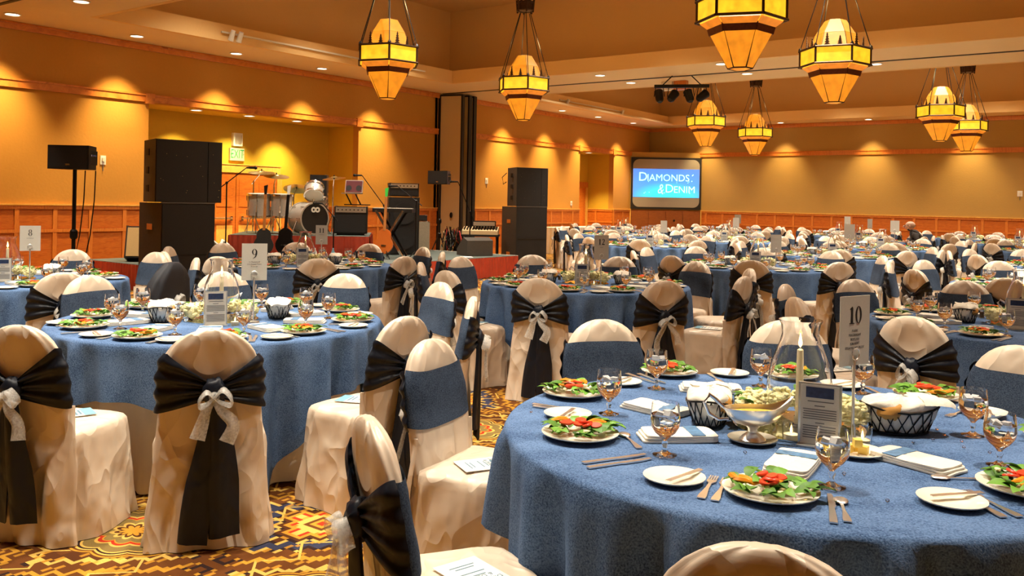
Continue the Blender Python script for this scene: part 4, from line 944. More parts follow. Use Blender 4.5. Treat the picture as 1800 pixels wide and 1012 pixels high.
def chair_meshes(seed):
    rq = random.Random(seed); D = []
    ph = [rq.uniform(0, 6.28) for _ in range(6)]
    N = 64
    mb = MB(); rings = []
    for z in (0.003, 0.03, 0.07, 0.11, 0.15, 0.19, 0.23, 0.27, 0.31, 0.35, 0.385, 0.42, 0.448, 0.462, 0.470, 0.474, 0.476):
        fl_ = max(0.0, 1-z/0.46); sh = 1.0
        if z > 0.44: sh = {0.448: 0.99, 0.462: 0.95, 0.470: 0.86, 0.474: 0.55, 0.476: 0.02}[z]
        R = []
        for k in range(N):
            th = 2*PI*k/N; c, s = math.cos(th), math.sin(th)
            x = (0.222+0.030*fl_)*sgnp(c, 2/5.0); y = (0.216+0.026*fl_)*sgnp(s, 2/5.0)
            a = 0.020*fl_+0.0025
            a *= (math.sin(7*th+ph[0])+0.7*math.sin(12*th+ph[1]+2*z)+0.5*math.sin(19*th+ph[2]-4*z))*0.6
            a += (0.0065*math.sin(8*th+15*z+ph[3])*math.sin(3*th+ph[4])+0.0055*math.sin(15*th-23*z+ph[5])*math.sin(2*th+5*z))*(1 if z < 0.44 else 0.3)
            q = Vector((x, y, 0))*sh; q += Vector((c, s, 0))*a*sh
            R.append(Vector((q.x, q.y-0.016, z)))
        rings.append(R)
    mb.loft(rings, True, True)
    rings = []
    for z in (0.40, 0.46, 0.52, 0.58, 0.64, 0.70, 0.75, 0.79, 0.825, 0.855, 0.88, 0.898, 0.910, 0.917, 0.921):
        R = []
        for k in range(N):
            th = 2*PI*k/N; p = back_ring(th, z)
            p += Vector((math.cos(th), math.sin(th)*0.5, 0))*0.003*math.sin(9*th+ph[3]+z*14)
            # the cover hangs off the rear of the back and widens towards the floor
            if z < 0.56 and math.sin(th) < 0: p.y -= 0.010*(0.56-z)/0.16
            R.append(p)
        rings.append(R)
    mb.loft(rings, True, True)
    # rear panel falling to the floor
    rings = []
    for i in range(17):
        z = 0.004+(0.58-0.004)*i/16; f_ = 1-i/16; R = []
        for k in range(33):
            u = -1+2*k/32; x = u*(0.207+0.045*f_)
            y = -0.237-0.035*f_-0.006*math.sin(5*u+ph[4])*f_-0.012*f_*math.sin(11*u+ph[5]) + 0.03*abs(u)**6 + (0.006*math.sin(6*u+13*z+ph[1])+0.004*math.sin(11*u-19*z+ph[2]))*min(1, (0.58-z)*5)
            R.append(Vector((x, y, z)))
        R2 = [p+Vector((0, 0.02, 0)) for p in reversed(R)]
        rings.append(R+R2)
    mb.loft(rings, True, True)
    D.append(('cover', mb.mesh('cover', m_cover, True, 60)))
    # denim band across the front of the backrest
    z0, z1 = 0.60+rq.uniform(-.015, .015), 0.815+rq.uniform(-.01, .012)
    mb = MB().grid(lambda u, v: back_ring(-0.12+u*(PI+0.24), z0+(z1-z0)*v+0.006*math.sin(u*7+ph[0]), 0.008+0.002*math.sin(v*9+ph[1]+u*4)), 30, 6)
    D.append(('denim_band', mb.mesh('denim_band', m_band, True, 70)))
    kx, kz = rq.uniform(-0.02, 0.02), 0.665+rq.uniform(-.02, .02)
    def back_strip(u, v):
        th = PI+u*PI; p0_ = back_ring(th, 0.7); k = min(1.0, abs(p0_.x-kx)/0.205); e = k**0.85
        zh = kz+0.02+(z1+0.012-kz-0.02)*e; zl = kz-0.025+(z0-0.01-kz+0.025)*e
        z = zl+(zh-zl)*v
        return back_ring(th, z, 0.010+0.017*(0.5+0.5*math.sin(v*PI*7+ph[2]+k*2.5))*(1-0.35*k)+0.012*(1-k)**2)
    D.append(('sash', MB().grid(back_strip, 48, 28).mesh('sash', m_sash, True, 70)))
    yk = back_ring(-PI/2, kz).y
    D.append(('knot', MB().ball((kx, yk-0.030, kz), 0.047, 14, 10, (1.0, 0.75, 1.2), 0.35, seed).mesh('knot', m_sash, True, 80)))
    for s in (-1, 1):
        sp_ = rq.uniform(0.030, 0.062); ln = rq.uniform(0.02, 0.20); path = []; hw = []
        for i in range(11):
            t = i/10; z = kz-0.02+(ln-kz+0.02)*t
            path.append((kx+s*(0.012+sp_*t)+0.008*math.sin(t*5+ph[3]*s), (yk-0.034)*(1-t)+(-0.297)*t-(0.006 if s > 0 else 0.0), z)); hw.append(0.026+0.036*min(1, t*1.6))
        if seed % 3 == 1 and s > 0:
            x, y, z = path[-1]; path += [(x+0.03, y-0.03, 0.018), (x+0.08, y-0.06, 0.016)]; hw += [0.08, 0.075]
        D.append(('sash_tail', ribbon(path, hw, 0.012, (1, 0.2*s, 0)).mesh('sash_tail', m_sash, True, 70)))
    bw = MB(); yo = yk-0.066; kz -= 0.022
    for s in (-1, 1):
        ax, az = rq.uniform(0.040, 0.070), rq.uniform(-0.03, 0.012)
        P = [(kx, yo, kz), (kx+s*ax*0.5, yo-0.02, kz+az+0.035), (kx+s*ax, yo-0.015, kz+az*0.6), (kx+s*ax*0.95, yo-0.005, kz+az*0.2-0.03), (kx+s*ax*0.4, yo, kz-0.02), (kx, yo-0.005, kz)]
        q = ribbon(P, [0.010, 0.020, 0.024, 0.022, 0.016, 0.010], 0.004, (0, 1, 0.4), True); bw.add(q.v, q.f)
        L = rq.uniform(0.16, 0.28); P = [(kx, yo, kz), (kx+s*0.03, yo-0.012, kz-0.05), (kx+s*rq.uniform(0.03, 0.09), yo-0.012, kz-L*0.6), (kx+s*rq.uniform(0.04, 0.12), yo-0.02, kz-L)]
        q = ribbon(P, [0.010, 0.020, 0.026, 0.032], 0.003, (1, 0.3, 0), True); bw.add(q.v, q.f)
    q = MB().ball((kx, yo+0.005, kz+0.005), 0.022, 10, 6); bw.add(q.v, q.f)
    D.append(('organza_bow', bw.mesh('organza_bow', m_organza, True, 80)))
    return D
CHAIRS = []
for sd in range(5):
    P = Proto('banquet_chair', 'chair')
    for n, me in chair_meshes(sd+3): P.part(n, me)
    CHAIRS.append(P)
# ================================================================== TABLE LINEN
RT_ = 0.92; ZT = 0.76
def cloth_mesh(name, R, hs, zt, seed, mat, round_drop=None, amp=1.0):
    rq = random.Random(seed); ph = [rq.uniform(0, 6.28) for _ in range(5)]; N = 240
    def drop(phi):
        if round_drop: return round_drop
        d = hs/max(abs(math.cos(phi)), abs(math.sin(phi)))-R
        return min(d, zt-0.03)
    rings = []
    for r, z in ((0.02, zt), (R*0.5, zt), (R*0.85, zt), (R-0.014, zt), (R-0.003, zt-0.004), (R+0.004, zt-0.016)):
        rings.append([Vector((r*math.cos(2*PI*k/N), r*math.sin(2*PI*k/N), z)) for k in range(N)])
    for j in range(1, 11):
        s = j/10; ring = []
        for k in range(N):
            phi = 2*PI*k/N; L = drop(phi)-0.016
            wv = 0.8*math.sin(22*phi+ph[0]+1.8*math.sin(3*phi+ph[1]))+0.6*math.sin(33*phi+ph[2]+2.3*math.sin(2*phi+ph[3]))
            a = amp*(0.003+0.044*s**0.6*min(1.2, 0.6+L/0.6))*(wv-0.25)
            r = R+0.008+0.004*s*amp+a
            # corners of the square cloth hang in deep folds
            z = zt-0.016-s*L
            ring.append(Vector((r*math.cos(phi), r*math.sin(phi), max(z, 0.008))))
        rings.append(ring)
    return MB().loft(rings, False, True if False else False).loft([rings[0]], True, False).mesh(name, mat, True, 60)
CLOTH = [cloth_mesh('denim_tablecloth', RT_, 1.20, ZT, 20+k, m_denim) for k in range(4)]
UNDER = [cloth_mesh('white_undercloth', RT_-0.135, 9, ZT-0.006, 30+k, m_under, round_drop=ZT-0.016, amp=0.45) for k in range(2)]
# ================================================================== TABLEWARE
def lathe_me(name, prof, mat, n=20, **kw): return MB().lathe(prof, n, **kw).mesh(name, mat, True, 50)
PLATE = Proto('dinner_plate', 'plate').part('plate', lathe_me('plate', [(0.0005, 0.004), (0.06, 0.004), (0.064, 0.0), (0.072, 0.0), (0.090, 0.008), (0.118, 0.016), (0.119, 0.019), (0.090, 0.013), (0.075, 0.008), (0.0005, 0.008)], m_china, 32))
BREAD = Proto('bread_plate', 'plate').part('plate', lathe_me('plate', [(0.0005, 0.003), (0.04, 0.003), (0.044, 0.0), (0.05, 0.0), (0.062, 0.007), (0.080, 0.012), (0.081, 0.015), (0.060, 0.010), (0.05, 0.006), (0.0005, 0.006)], m_china, 28))
gl = [(0.0005, 0.0), (0.034, 0.0), (0.035, 0.002), (0.016, 0.007), (0.0065, 0.014), (0.006, 0.026), (0.010, 0.034), (0.0065, 0.042), (0.012, 0.050), (0.030, 0.066), (0.040, 0.082), (0.0430, 0.098), (0.0425, 0.115), (0.0385, 0.150), (0.0375, 0.150), (0.0405, 0.121), (0.0408, 0.118), (0.0005, 0.118)]
GLASS = Proto('water_goblet', 'glass').part('goblet', lathe_me('goblet', gl, m_glass, 24))
icm = MB()
for i, (x, y, z) in enumerate(((0.013, 0.009, 0.119), (-0.015, 0.005, 0.118), (0.0, -0.017, 0.120))): icm.box((x, y, z), (0.021, 0.021, 0.014), RZ(i) @ RX(0.25*i))
GLASS.part('ice_cubes', icm.mesh('ice_cubes', m_water))
def fork_me():
    mb = MB(); mb.prism([(-0.010, -0.095), (0.010, -0.095), (0.0105, -0.075), (0.0045, -0.01), (0.004, 0.03), (0.012, 0.045), (0.012, 0.058), (-0.012, 0.058), (-0.012, 0.045), (-0.004, 0.03), (-0.0045, -0.01), (-0.0105, -0.075)], 0.002, 0.0045)
    for k in range(4): mb.box((-0.0095+k*0.0063, 0.076, 0.004), (0.0035, 0.038, 0.002))
    return mb.mesh('fork', m_silver)
def knife_me(L=0.105):
    return MB().prism([(-0.009, -L), (0.009, -L), (0.0085, -0.07), (0.0065, 0.0), (0.010, 0.01), (0.0095, 0.07), (0.003, L), (-0.007, L*0.98), (-0.0065, 0.0), (-0.0085, -0.07)], 0.0015, 0.005).mesh('knife', m_silver)
def spoon_me():
    mb = MB().prism([(-0.009, -0.085), (0.009, -0.085), (0.0095, -0.07), (0.0035, -0.01), (0.004, 0.04), (-0.004, 0.04), (-0.0035, -0.01), (-0.0095, -0.07)], 0.002, 0.0045)
    mb.ball((0, 0.06, 0.005), 0.026, 12, 8, (0.72, 1, 0.20)); return mb.mesh('spoon', m_silver, True)
FORK = Proto('fork', 'fork').part('fork', fork_me()); KNIFE = Proto('table_knife', 'knife').part('knife', knife_me()); SPOON = Proto('spoon', 'spoon').part('spoon', spoon_me())
BKNIFE = Proto('butter_knife', 'knife').part('knife', knife_me(0.075))
# folded napkin with a printed blue band
nb = MB()
for i in range(3):
    z0 = 0.001+i*0.0065; R = []
    for k in range(24):
        th = 2*PI*k/24; R.append((0.062*sgnp(math.cos(th), 0.22)*(1-0.02*i), 0.118*sgnp(math.sin(th), 0.22)*(1-0.03*i)+0.004*i))
    nb.loft([[Vector((x*q, y*q, z+0.0015*math.sin(x*60+y*40+i))) for x, y in R] for q, z in ((0.99, z0), (1.0, z0+0.003), (0.99, z0+0.006), (0.5, z0+0.0075), (0.01, z0+0.0075))])
NAPKIN = Proto('folded_napkin', 'napkin').part('linen', nb.mesh('linen', m_linen, True, 50)).part('printed_band', MB().box((0, 0.055, 0.0226), (0.112, 0.042, 0.0012)).mesh('printed_band', m_blueprint))
# salads
def leaf_mb(mb, c, a, L, W, up, roll):
    M_ = Matrix.Translation(c) @ Matrix.Rotation(a, 4, 'Z') @ Matrix.Rotation(-up, 4, 'Y') @ Matrix.Rotation(roll, 4, 'X')
    n = 5; top = []; 
    rows = []
    for i in range(n+1):
        t = i/n; w_ = W*math.sin(PI*min(1, 0.08+t*0.92))**0.8*(1-0.25*t)
        z = L*0.22*math.sin(t*PI)
        rows.append([M_ @ Vector((t*L, -w_, z+0.25*w_)), M_ @ Vector((t*L, 0, z)), M_ @ Vector((t*L, w_, z+0.25*w_)), M_ @ Vector((t*L, 0, z-0.002))])
    mb.loft(rows)
    return mb
def salad_parts(seed):
    rq = random.Random(seed); out = []
    for i in range(40):
        r = 0.060*math.sqrt(rq.random()); a = rq.uniform(0, 6.28)
        out.append(('leaf', leaf_mb(MB(), (r*math.cos(a)*1.2, r*math.sin(a), 0.017+rq.uniform(0, 0.016)*(1-r/0.09)), a+rq.uniform(-1.6, 1.6), rq.uniform(0.028, 0.044), rq.uniform(0.010, 0.017), rq.uniform(0.04, 0.38), rq.uniform(-0.5, 0.5)), m_leaf if rq.random() < 0.6 else m_leaf2))
    for i in range(8):
        a = rq.uniform(0, 6.28); r = rq.uniform(0, 0.036)
        M_ = RZ(rq.uniform(0, 6)) @ RX(rq.uniform(0.1, 0.6)) @ Matrix.Diagonal((1.0, 0.7, 0.8))
        out.append(('tomato_slice', MB().lathe([(0.0005, 0.0), (0.014, 0.0), (0.0155, 0.004), (0.014, 0.008), (0.0005, 0.008)], 12, M=M_, c=(r*math.cos(a), r*math.sin(a), 0.032+rq.uniform(0, 0.010))), m_tomato))
    for i in range(3):
        a = rq.uniform(0, 6.28); r = rq.uniform(0.02, 0.05)
        P = [(r*math.cos(a)+0.022*math.cos(q)*1.2, r*math.sin(a)+0.022*math.sin(q), 0.030+rq.uniform(0, 0.008)) for q in (0.0, 0.6, 1.2, 1.8, 2.4)]
        out.append(('orange_slice', MB().tube(P, [0.003, 0.007, 0.008, 0.007, 0.003], 6), m_pepper))
    for i in range(4):
        a = rq.uniform(0, 6.28); r = rq.uniform(0.02, 0.060)
        out.append(('cheese_crumble', MB().ico((r*math.cos(a), r*math.sin(a), 0.026+rq.uniform(0, 0.01)), rq.uniform(0.006, 0.010), (1, 0.8, 0.7)), m_cheese))
    return out
SALAD, SALAD1 = [], []
for sd in range(4):
    P = Proto('green_salad', 'salad'); J = MB(); mats = [m_leaf, m_leaf2, m_tomato, m_pepper, m_cheese]
    for n, mb, mt_ in salad_parts(40+sd):
        P.part(n, mb.mesh(n, mt_, n != 'cheese_crumble', 50)); J.cur = mats.index(mt_); J.add(mb.v, mb.f)
    SALAD.append(P); SALAD1.append(Proto('green_salad', 'salad').part('greens', J.mesh('greens', mats)))
# candle in hurricane glass on a mirror tile with blossoms
HUR = Proto('hurricane_glass', 'vase').part('glass', lathe_me('glass', [(0.068, 0.0), (0.082, 0.02), (0.102, 0.09), (0.104, 0.13), (0.092, 0.20), (0.066, 0.27), (0.058, 0.30), (0.062, 0.33), (0.070, 0.345), (0.0685, 0.345), (0.0605, 0.331), (0.0565, 0.30), (0.0645, 0.27), (0.0905, 0.20), (0.1025, 0.13), (0.1005, 0.09), (0.0805, 0.02), (0.0665, 0.0)], m_glass, 32))
CAN = Proto('taper_candle', 'candle').part('candle', lathe_me('candle', [(0.0005, 0), (0.0135, 0.0), (0.0115, 0.20), (0.010, 0.246), (0.004, 0.25), (0.0005, 0.25)], m_wax, 14)).part('holder', lathe_me('holder', [(0.0005, 0.0), (0.03, 0.0), (0.03, 0.004), (0.015, 0.008), (0.0165, 0.03), (0.0145, 0.03)], m_glass, 16)).part('flame', lathe_me('flame', [(0.0005, 0.254), (0.0055, 0.262), (0.0065, 0.270), (0.004, 0.285), (0.0005, 0.302)], m_flame, 10))
VOT = Proto('votive', 'candle').part('cup', lathe_me('cup', [(0.0005, 0), (0.025, 0), (0.030, 0.06), (0.0285, 0.06), (0.0235, 0.004), (0.0005, 0.004)], m_glass, 18)).part('wax', lathe_me('wax', [(0.0005, 0.005), (0.022, 0.005), (0.023, 0.02), (0.0005, 0.021)], m_wax, 14)).part('flame', lathe_me('flame', [(0.0005, 0.022), (0.004, 0.028), (0.003, 0.036), (0.0005, 0.046)], m_flame, 8))
def flower_parts(seed):
    rq = random.Random(seed); P = Proto('flower_ring', 'flowers')
    for i in range(9):
        a = math.radians(72+216*i/8)+rq.uniform(-0.06, 0.06); r = 0.168+rq.uniform(-0.008, 0.010); s = rq.uniform(0.044, 0.054)
        mb = MB(); cc = Vector((r*math.cos(a), r*math.sin(a), s*0.98))
        for j in range(40):
            v = Vector((rq.gauss(0, 1), rq.gauss(0, 1), rq.gauss(0.3, 0.8))).normalized(); mb.ico(cc+v*s*0.80, s*0.24, (1, 1, 0.6))
        mb.ico(cc, s*0.85)
        P.part('blossom', mb.mesh('blossom', m_bloom, True, 80))
    for i in range(9):
        a = math.radians(72+216*(i+0.5)/9); P.part('leaf', leaf_mb(MB(), (0.165*math.cos(a), 0.165*math.sin(a), 0.06), a+rq.uniform(-0.5, 0.5), 0.060, 0.026, rq.uniform(0.1, 0.7), 0).mesh('leaf', m_leaf, True))
    return P
FLOW = [flower_parts(60), flower_parts(61)]
TILE = Proto('mirror_tile', 'mirror').part('tile', MB().lathe([(0.0005, 0.0), (0.21, 0.0), (0.21, 0.005), (0.0005, 0.005)], 36).mesh('tile', m_mirror))
# bread basket: iron wire frame, linen and a roll
bk = MB(); N = 18
def bko(t, s): return Vector((0.075*math.cos(t)*s, 0.125*math.sin(t)*s, 0))
for s, z, r in ((1.0, 0.075, 0.0035), (0.72, 0.006, 0.0035)): bk.tube([bko(2*PI*k/N, s)+UP*(z+(0.02 if s == 1 else 0)*abs(math.sin(2*PI*k/N))**2) for k in range(N+1)], r, 5)
for k in range(N): 
    for dk in (-1, 1): bk.cyl(bko(2*PI*k/N, 1.0)+UP*(0.075+0.02*abs(math.sin(2*PI*k/N))**2), bko(2*PI*(k+dk)/N, 0.72)+UP*0.006, 0.002, n=4)
bk.cyl((-0.05, 0, 0.005), (0.05, 0, 0.005), 0.002, n=4)
ln_ = MB(); rings = []
for r, z in ((0.66, 0.010), (0.90, 0.060), (0.98, 0.090), (0.92, 0.100), (0.7, 0.108), (0.4, 0.113), (0.02, 0.114)):
    rings.append([bko(2*PI*k/40, r)+UP*(z+0.008*math.sin(2*PI*k/40*5+r*6)) for k in range(40)])
ln_.loft(rings, True, True)
q = ribbon([(0.0, 0.05, 0.108), (0.0, 0.10, 0.108), (0.0, 0.14, 0.102), (0, 0.16, 0.09)], [0.07, 0.068, 0.06, 0.045], 0.008, (1, 0, 0)); ln_.add(q.v, q.f)
BASK = Proto('bread_basket', 'basket').part('wire_frame', bk.mesh('wire_frame', m_iron, True)).part('linen_liner', ln_.mesh('linen_liner', m_linen, True, 60)).part('bread_roll', MB().ball((0.036, -0.04, 0.076), 0.042, 14, 9, (0.9, 1.3, 0.75), 0.12, 3).mesh('bread_roll', m_bread, True))
# gravy boat with saucer
bt = []; 
for z, a, b_, sh in ((0.045, 0.020, 0.028, 0), (0.052, 0.036, 0.055, 0.0), (0.070, 0.047, 0.078, 0.004), (0.085, 0.050, 0.088, 0.008), (0.092, 0.050, 0.092, 0.012)):
    R = []
    for k in range(28):
        th = 2*PI*k/28; c, s = math.cos(th), math.sin(th); pt_ = max(0, s)**6
        R.append(Vector((a*c*(1-0.45*pt_), b_*s*(1+0.35*pt_), z+0.030*pt_*(z-0.045)/0.047)))
    bt.append(R)
inn = [[Vector((p.x*0.93, p.y*0.95, p.z+0.0)) for p in bt[-1]], [Vector((p.x*0.9, p.y*0.9, 0.080)) for p in bt[-1]], [Vector((p.x*0.02, p.y*0.02, 0.079)) for p in bt[-1]]]
gbm = MB().loft(bt+inn[:1], True, False)
GRAVY = Proto('gravy_boat', 'gravy boat').part('saucer', lathe_me('saucer', [(0.0005, 0.003), (0.04, 0.0), (0.052, 0.003), (0.074, 0.010), (0.075, 0.013), (0.055, 0.007), (0.0005, 0.007)], M('pewter_saucer', (0.42, 0.38, 0.30), 0.35, 0.3), 28)).part('boat', gbm.mesh('boat', m_silver, True, 60)).part('foot', lathe_me('foot', [(0.040, 0.008), (0.030, 0.018), (0.014, 0.028), (0.014, 0.036), (0.024, 0.046)], m_silver, 18)).part('handle', MB().tube([(0, -0.085, 0.088), (0, -0.115, 0.112), (0, -0.135, 0.125), (0, -0.150, 0.105), (0, -0.135, 0.075), (0, -0.105, 0.060), (0, -0.075, 0.062)], [0.004, 0.006, 0.006, 0.006, 0.005, 0.004, 0.004], 8).mesh('handle', m_silver, True)).part('dressing', MB().loft(inn[1:], False, True).mesh('dressing', m_sauce, True))
def shaker(cm_): return Proto('shaker', 'shaker').part('jar', lathe_me('jar', [(0.0005, 0), (0.015, 0), (0.016, 0.004), (0.013, 0.05), (0.012, 0.052), (0.011, 0.05), (0.0145, 0.004), (0.0005, 0.003)], m_glass, 14)).part('contents', lathe_me('contents', [(0.0005, 0.0035), (0.0138, 0.0045), (0.0118, 0.038), (0.0005, 0.038)], cm_, 12)).part('cap', lathe_me('cap', [(0.0125, 0.051), (0.0145, 0.053), (0.0145, 0.060), (0.009, 0.072), (0.0005, 0.074)], m_silver, 14))
SALT, PEPPER = shaker(m_saltc), shaker(m_pepperc)
SALT.name = 'salt_shaker'; PEPPER.name = 'pepper_shaker'
# framed drinks menu
MENU = Proto('menu_frame', 'menu').part('frame', MB().bx(-0.062, 0.062, -0.004, 0.004, 0.0, 0.19).bx(-0.062, 0.062, -0.03, 0.03, 0, 0.004).mesh('frame', M('clear_frame_edge', (0.55, 0.55, 0.52), 0.15, 0.5)))
ml = MB()
for i, (z, a, b_) in enumerate(((0.135, -.035, .04), (0.122, -.015, .015), (0.111, -.048, .048), (0.104, -.046, .048), (0.097, -.048, .048), (0.090, -.047, .048), (0.083, -.048, .048), (0.071, -.012, .014), (0.061, -.048, .048), (0.054, -.047, .048), (0.047, -.048, .048), (0.040, -.046, .048), (0.033, -.048, .048), (0.026, -.048, .048))): ml.bx(a, b_, -0.0062, -0.0058, z-0.0014, z+0.0014)
MENU.part('menu_card', MB().bx(-0.055, 0.055, -0.0056, -0.004, 0.006, 0.184).mesh('menu_card', m_card)).part('menu_heading', MB().bx(-0.040, 0.040, -0.0066, -0.0056, 0.146, 0.178).mesh('menu_heading', M('navy_print', (0.02, 0.035, 0.09), 0.5, noise_s=80, noise_a=0.8))).part('menu_lines', ml.mesh('menu_lines', m_greyink))
# seat programme card
PROG = Proto('programme_card', 'card').part('card', MB().box((0, 0, 0.001), (0.14, 0.215, 0.002)).mesh('card', m_paper)).part('blue_header', MB().box((0, 0.083, 0.0024), (0.14, 0.05, 0.0008)).mesh('blue_header', m_tealprint))
pl = MB()
for z, a, b_ in ((0.048, -.045, .045), (0.030, -.030, .05), (0.0, -.03, .03), (-0.02, -.04, .04), (-0.055, -.03, .03), (-0.07, -.04, .04)): pl.box(((a+b_)/2, z, 0.0024), (b_-a, 0.0045 if z < 0.02 else 0.010, 0.0006))
PROG.part('printed_lines', pl.mesh('printed_lines', M('teal_ink', (0.10, 0.20, 0.26), 0.6)))
CRYS = Proto('table_crystal', 'crystal').part('crystal', MB().ico((0, 0, 0.005), 0.006, (1, 1, 0.8)).mesh('crystal', m_crystal))
# ------------------------------------------------------------------ table number signs: tall modern-serif digits
def ell(cx_, cy_, rx, ry, n=26, a0=0.0, a1=2*PI): return [(cx_+rx*math.cos(a0+(a1-a0)*k/n), cy_+ry*math.sin(a0+(a1-a0)*k/n)) for k in range(n+(0 if abs(a1-a0-2*PI) < 1e-6 else 1))]
def ringmb(mb, o, i, z0, z1):
    mb.loft([[Vector((x, y, z0)) for x, y in o], [Vector((x, y, z1)) for x, y in o], [Vector((x, y, z1)) for x, y in i], [Vector((x, y, z0)) for x, y in i]], False, False)
def digit(ch):
    mb = MB(); z0, z1 = 0, 0.0008
    if ch == '1':
        mb.prism([(-0.10, 0.06), (0.10, 0.06), (0.10, 0.90), (0.02, 1.0), (-0.2, 0.86), (-0.2, 0.82), (-0.10, 0.86)], z0, z1).prism([(-0.24, 0), (0.24, 0), (0.24, 0.05), (-0.24, 0.05)], z0, z1)
    elif ch == '0': ringmb(mb, ell(0, 0.5, 0.30, 0.5), ell(0, 0.5, 0.15, 0.465), z0, z1)
    elif ch == '8': ringmb(mb, ell(0, 0.26, 0.29, 0.27), ell(0, 0.26, 0.16, 0.235), z0, z1); ringmb(mb, ell(0, 0.75, 0.24, 0.25), ell(0, 0.75, 0.13, 0.22), z0, z1)
    elif ch == '9':
        ringmb(mb, ell(0, 0.68, 0.29, 0.32), ell(-0.01, 0.68, 0.14, 0.285), z0, z1)
        o = [(0.29, 0.70), (0.28, 0.45), (0.18, 0.18), (0.0, 0.02), (-0.2, 0.0)]; i = [(0.14, 0.66), (0.14, 0.45), (0.06, 0.20), (-0.06, 0.06), (-0.2, 0.03)]
        mb.prism(o+list(reversed(i)), z0, z1)
    elif ch == '2':
        o = [(-0.24, 0.74), (-0.2, 0.92), (0, 1.0), (0.2, 0.93), (0.27, 0.74), (0.2, 0.5), (-0.05, 0.16), (0.28, 0.16), (0.28, 0.0), (-0.27, 0.0), (-0.27, 0.06), (0.02, 0.44), (0.12, 0.7), (0.06, 0.9), (-0.04, 0.95), (-0.12, 0.88), (-0.14, 0.74)]
        mb.prism(o, z0, z1)
    return mb
def table_sign(label, num, lines, x, y, rz, zb, w_, h_, tilt=0.0):
    """card held by a wire stand; the card's front looks along local -y"""
    t = empty('table_number', (x, y, ZT+0.001), rz, label, 'sign')
    zb -= ZT
    MB().lathe([(0.0005, 0), (0.035, 0), (0.033, 0.006), (0.006, 0.010)], 16).cyl((0, 0, 0.005), (0, 0, zb+0.02), 0.0048, n=8).build('stand', m_silver, t, True)
    MB().tube([(0.018*math.cos(2*PI*k/14), -0.006, zb+0.035+0.018*math.sin(2*PI*k/14)) for k in range(15)], 0.0022, 5).build('card_clip', m_silver, t, True)
    c = MB().bx(-w_/2, w_/2, -0.0012, 0.0012, zb, zb+h_).build('card', m_card, t)
    n = len(num); dh = h_*0.25; x0 = -(n-1)*dh*0.31
    for i, ch in enumerate(num):
        digit(ch).xf(Matrix.Translation((x0+i*dh*0.62, -0.0014, zb+h_*0.60)) @ Matrix.Rotation(PI/2, 4, 'X') @ Matrix.Diagonal((dh*0.95, dh, 1, 1))).build('numeral', m_ink, c)
    for i, s in enumerate(lines): text(s, h_*0.052, c, m_greyink, (0, -0.0016, zb+h_*(0.50-0.062*i)), (PI/2, 0, 0), 'lettering', ext=0.0002, sx=min(1.0, w_*1.72/(len(s)*h_*0.052+1e-6)))
    return t
# ================================================================== LAYING THE TABLES
def ring10(off): return [(off+36*k) % 360 for k in range(10)]
TB = [ # key, centre, seats, phrase, level, cloth turn
 ('t10', (-0.94, 2.83), [287, 242, 187, 145, 109, 69, 31, 343], 'table ten', 3, 0.42),
 ('t9', (-4.37, 3.13), [358, 36, 72, 108, 144, 180, 216, 252, 291, 323], 'table nine', 2, 0.40),
 ('t8', (-7.60, 3.38), ring10(-10), 'table eight', 2, 0.3),
 ('t11', (-7.40, 6.35), ring10(0), 'table eleven', 2, 0.6),
 ('t12', (-4.09, 6.73), ring10(0), 'table twelve', 2, 0.87),
 ('tr', (-0.65, 6.38), ring10(4), 'right-edge table behind ten', 2, 0.5),
 ('t13', (-3.80, 10.20), ring10(0), 'third-row middle table', 1, 0.5),
 ('tb', (-0.73, 9.85), ring10(8), 'third-row right-edge table', 1, 0.1),
 ('t14', (-7.05, 13.80), ring10(2), 'fourth-row left table', 1, 0.8),
 ('ta', (-3.85, 13.50), ring10(0), 'fourth-row middle table', 1, 0.3),
 ('tc', (-0.80, 13.60), ring10(12), 'fourth-row right-edge table', 1, 0.3),
 ('f1', (-9.80, 17.60), ring10(5), 'fifth-row leftmost table', 1, 0.2),
 ('f2', (-7.00, 16.95), ring10(14), 'fifth-row second table', 1, 0.7),
 ('f3', (-3.95, 16.80), ring10(3), 'fifth-row third table', 1, 0.4),
 ('f4', (-1.40, 18.30), ring10(20), 'fifth-row right-edge table', 1, 0.1),
 ('f5', (-11.30, 20.60), ring10(9), 'sixth-row leftmost table', 1, 0.1),
 ('f6', (-8.30, 20.30), ring10(0), 'sixth-row second table', 1, 0.9),
 ('f7', (-5.20, 20.10), ring10(17), 'sixth-row third table', 1, 0.5),
 ('f8', (-2.30, 21.60), ring10(7), 'sixth-row right-edge table', 1, 0.3),
 ('f9', (-9.70, 23.80), ring10(11), 'back-row left table', 1, 0.6),
 ('f10', (-6.60, 23.50), ring10(2), 'back-row middle table', 1, 0.2),
 ('f11', (-3.60, 24.60), ring10(5), 'back-row right table', 1, 0.0)]
CHAIR_TWEAK = {('t10', 287): (1.20, 0.0), ('t10', 242): (1.125, -0.05), ('t10', 187): (1.13, 0.04), ('t10', 109): (1.27, 0.0), ('t10', 145): (1.18, 0.0),
               ('t9', 291): (1.20, 0.04), ('t9', 323): (1.24, 0.0), ('t9', 358): (1.22, 0.05), ('t9', 144): (1.2, 0), ('t9', 180): (1.18, 0.05), ('t8', 350): (1.18, -0.05)}
def in_view(p, mu=260):
    q = to_px(p)
    return q is not None and -mu < q[0] < 1800+mu and q[1] < 1012+260
rr = random.Random(21)
def seat_order(seats, c):
    """names the places clockwise (seen from above) from the one nearest the camera"""
    near = min(seats, key=lambda a: math.hypot(c[0]+math.cos(math.radians(a)), c[1]+math.sin(math.radians(a))))
    return {a: i for i, a in enumerate(sorted(seats, key=lambda a: (near-a) % 360))}
def place_name(i): return 'nearest' if i == 0 else ORD[i]+' clockwise'
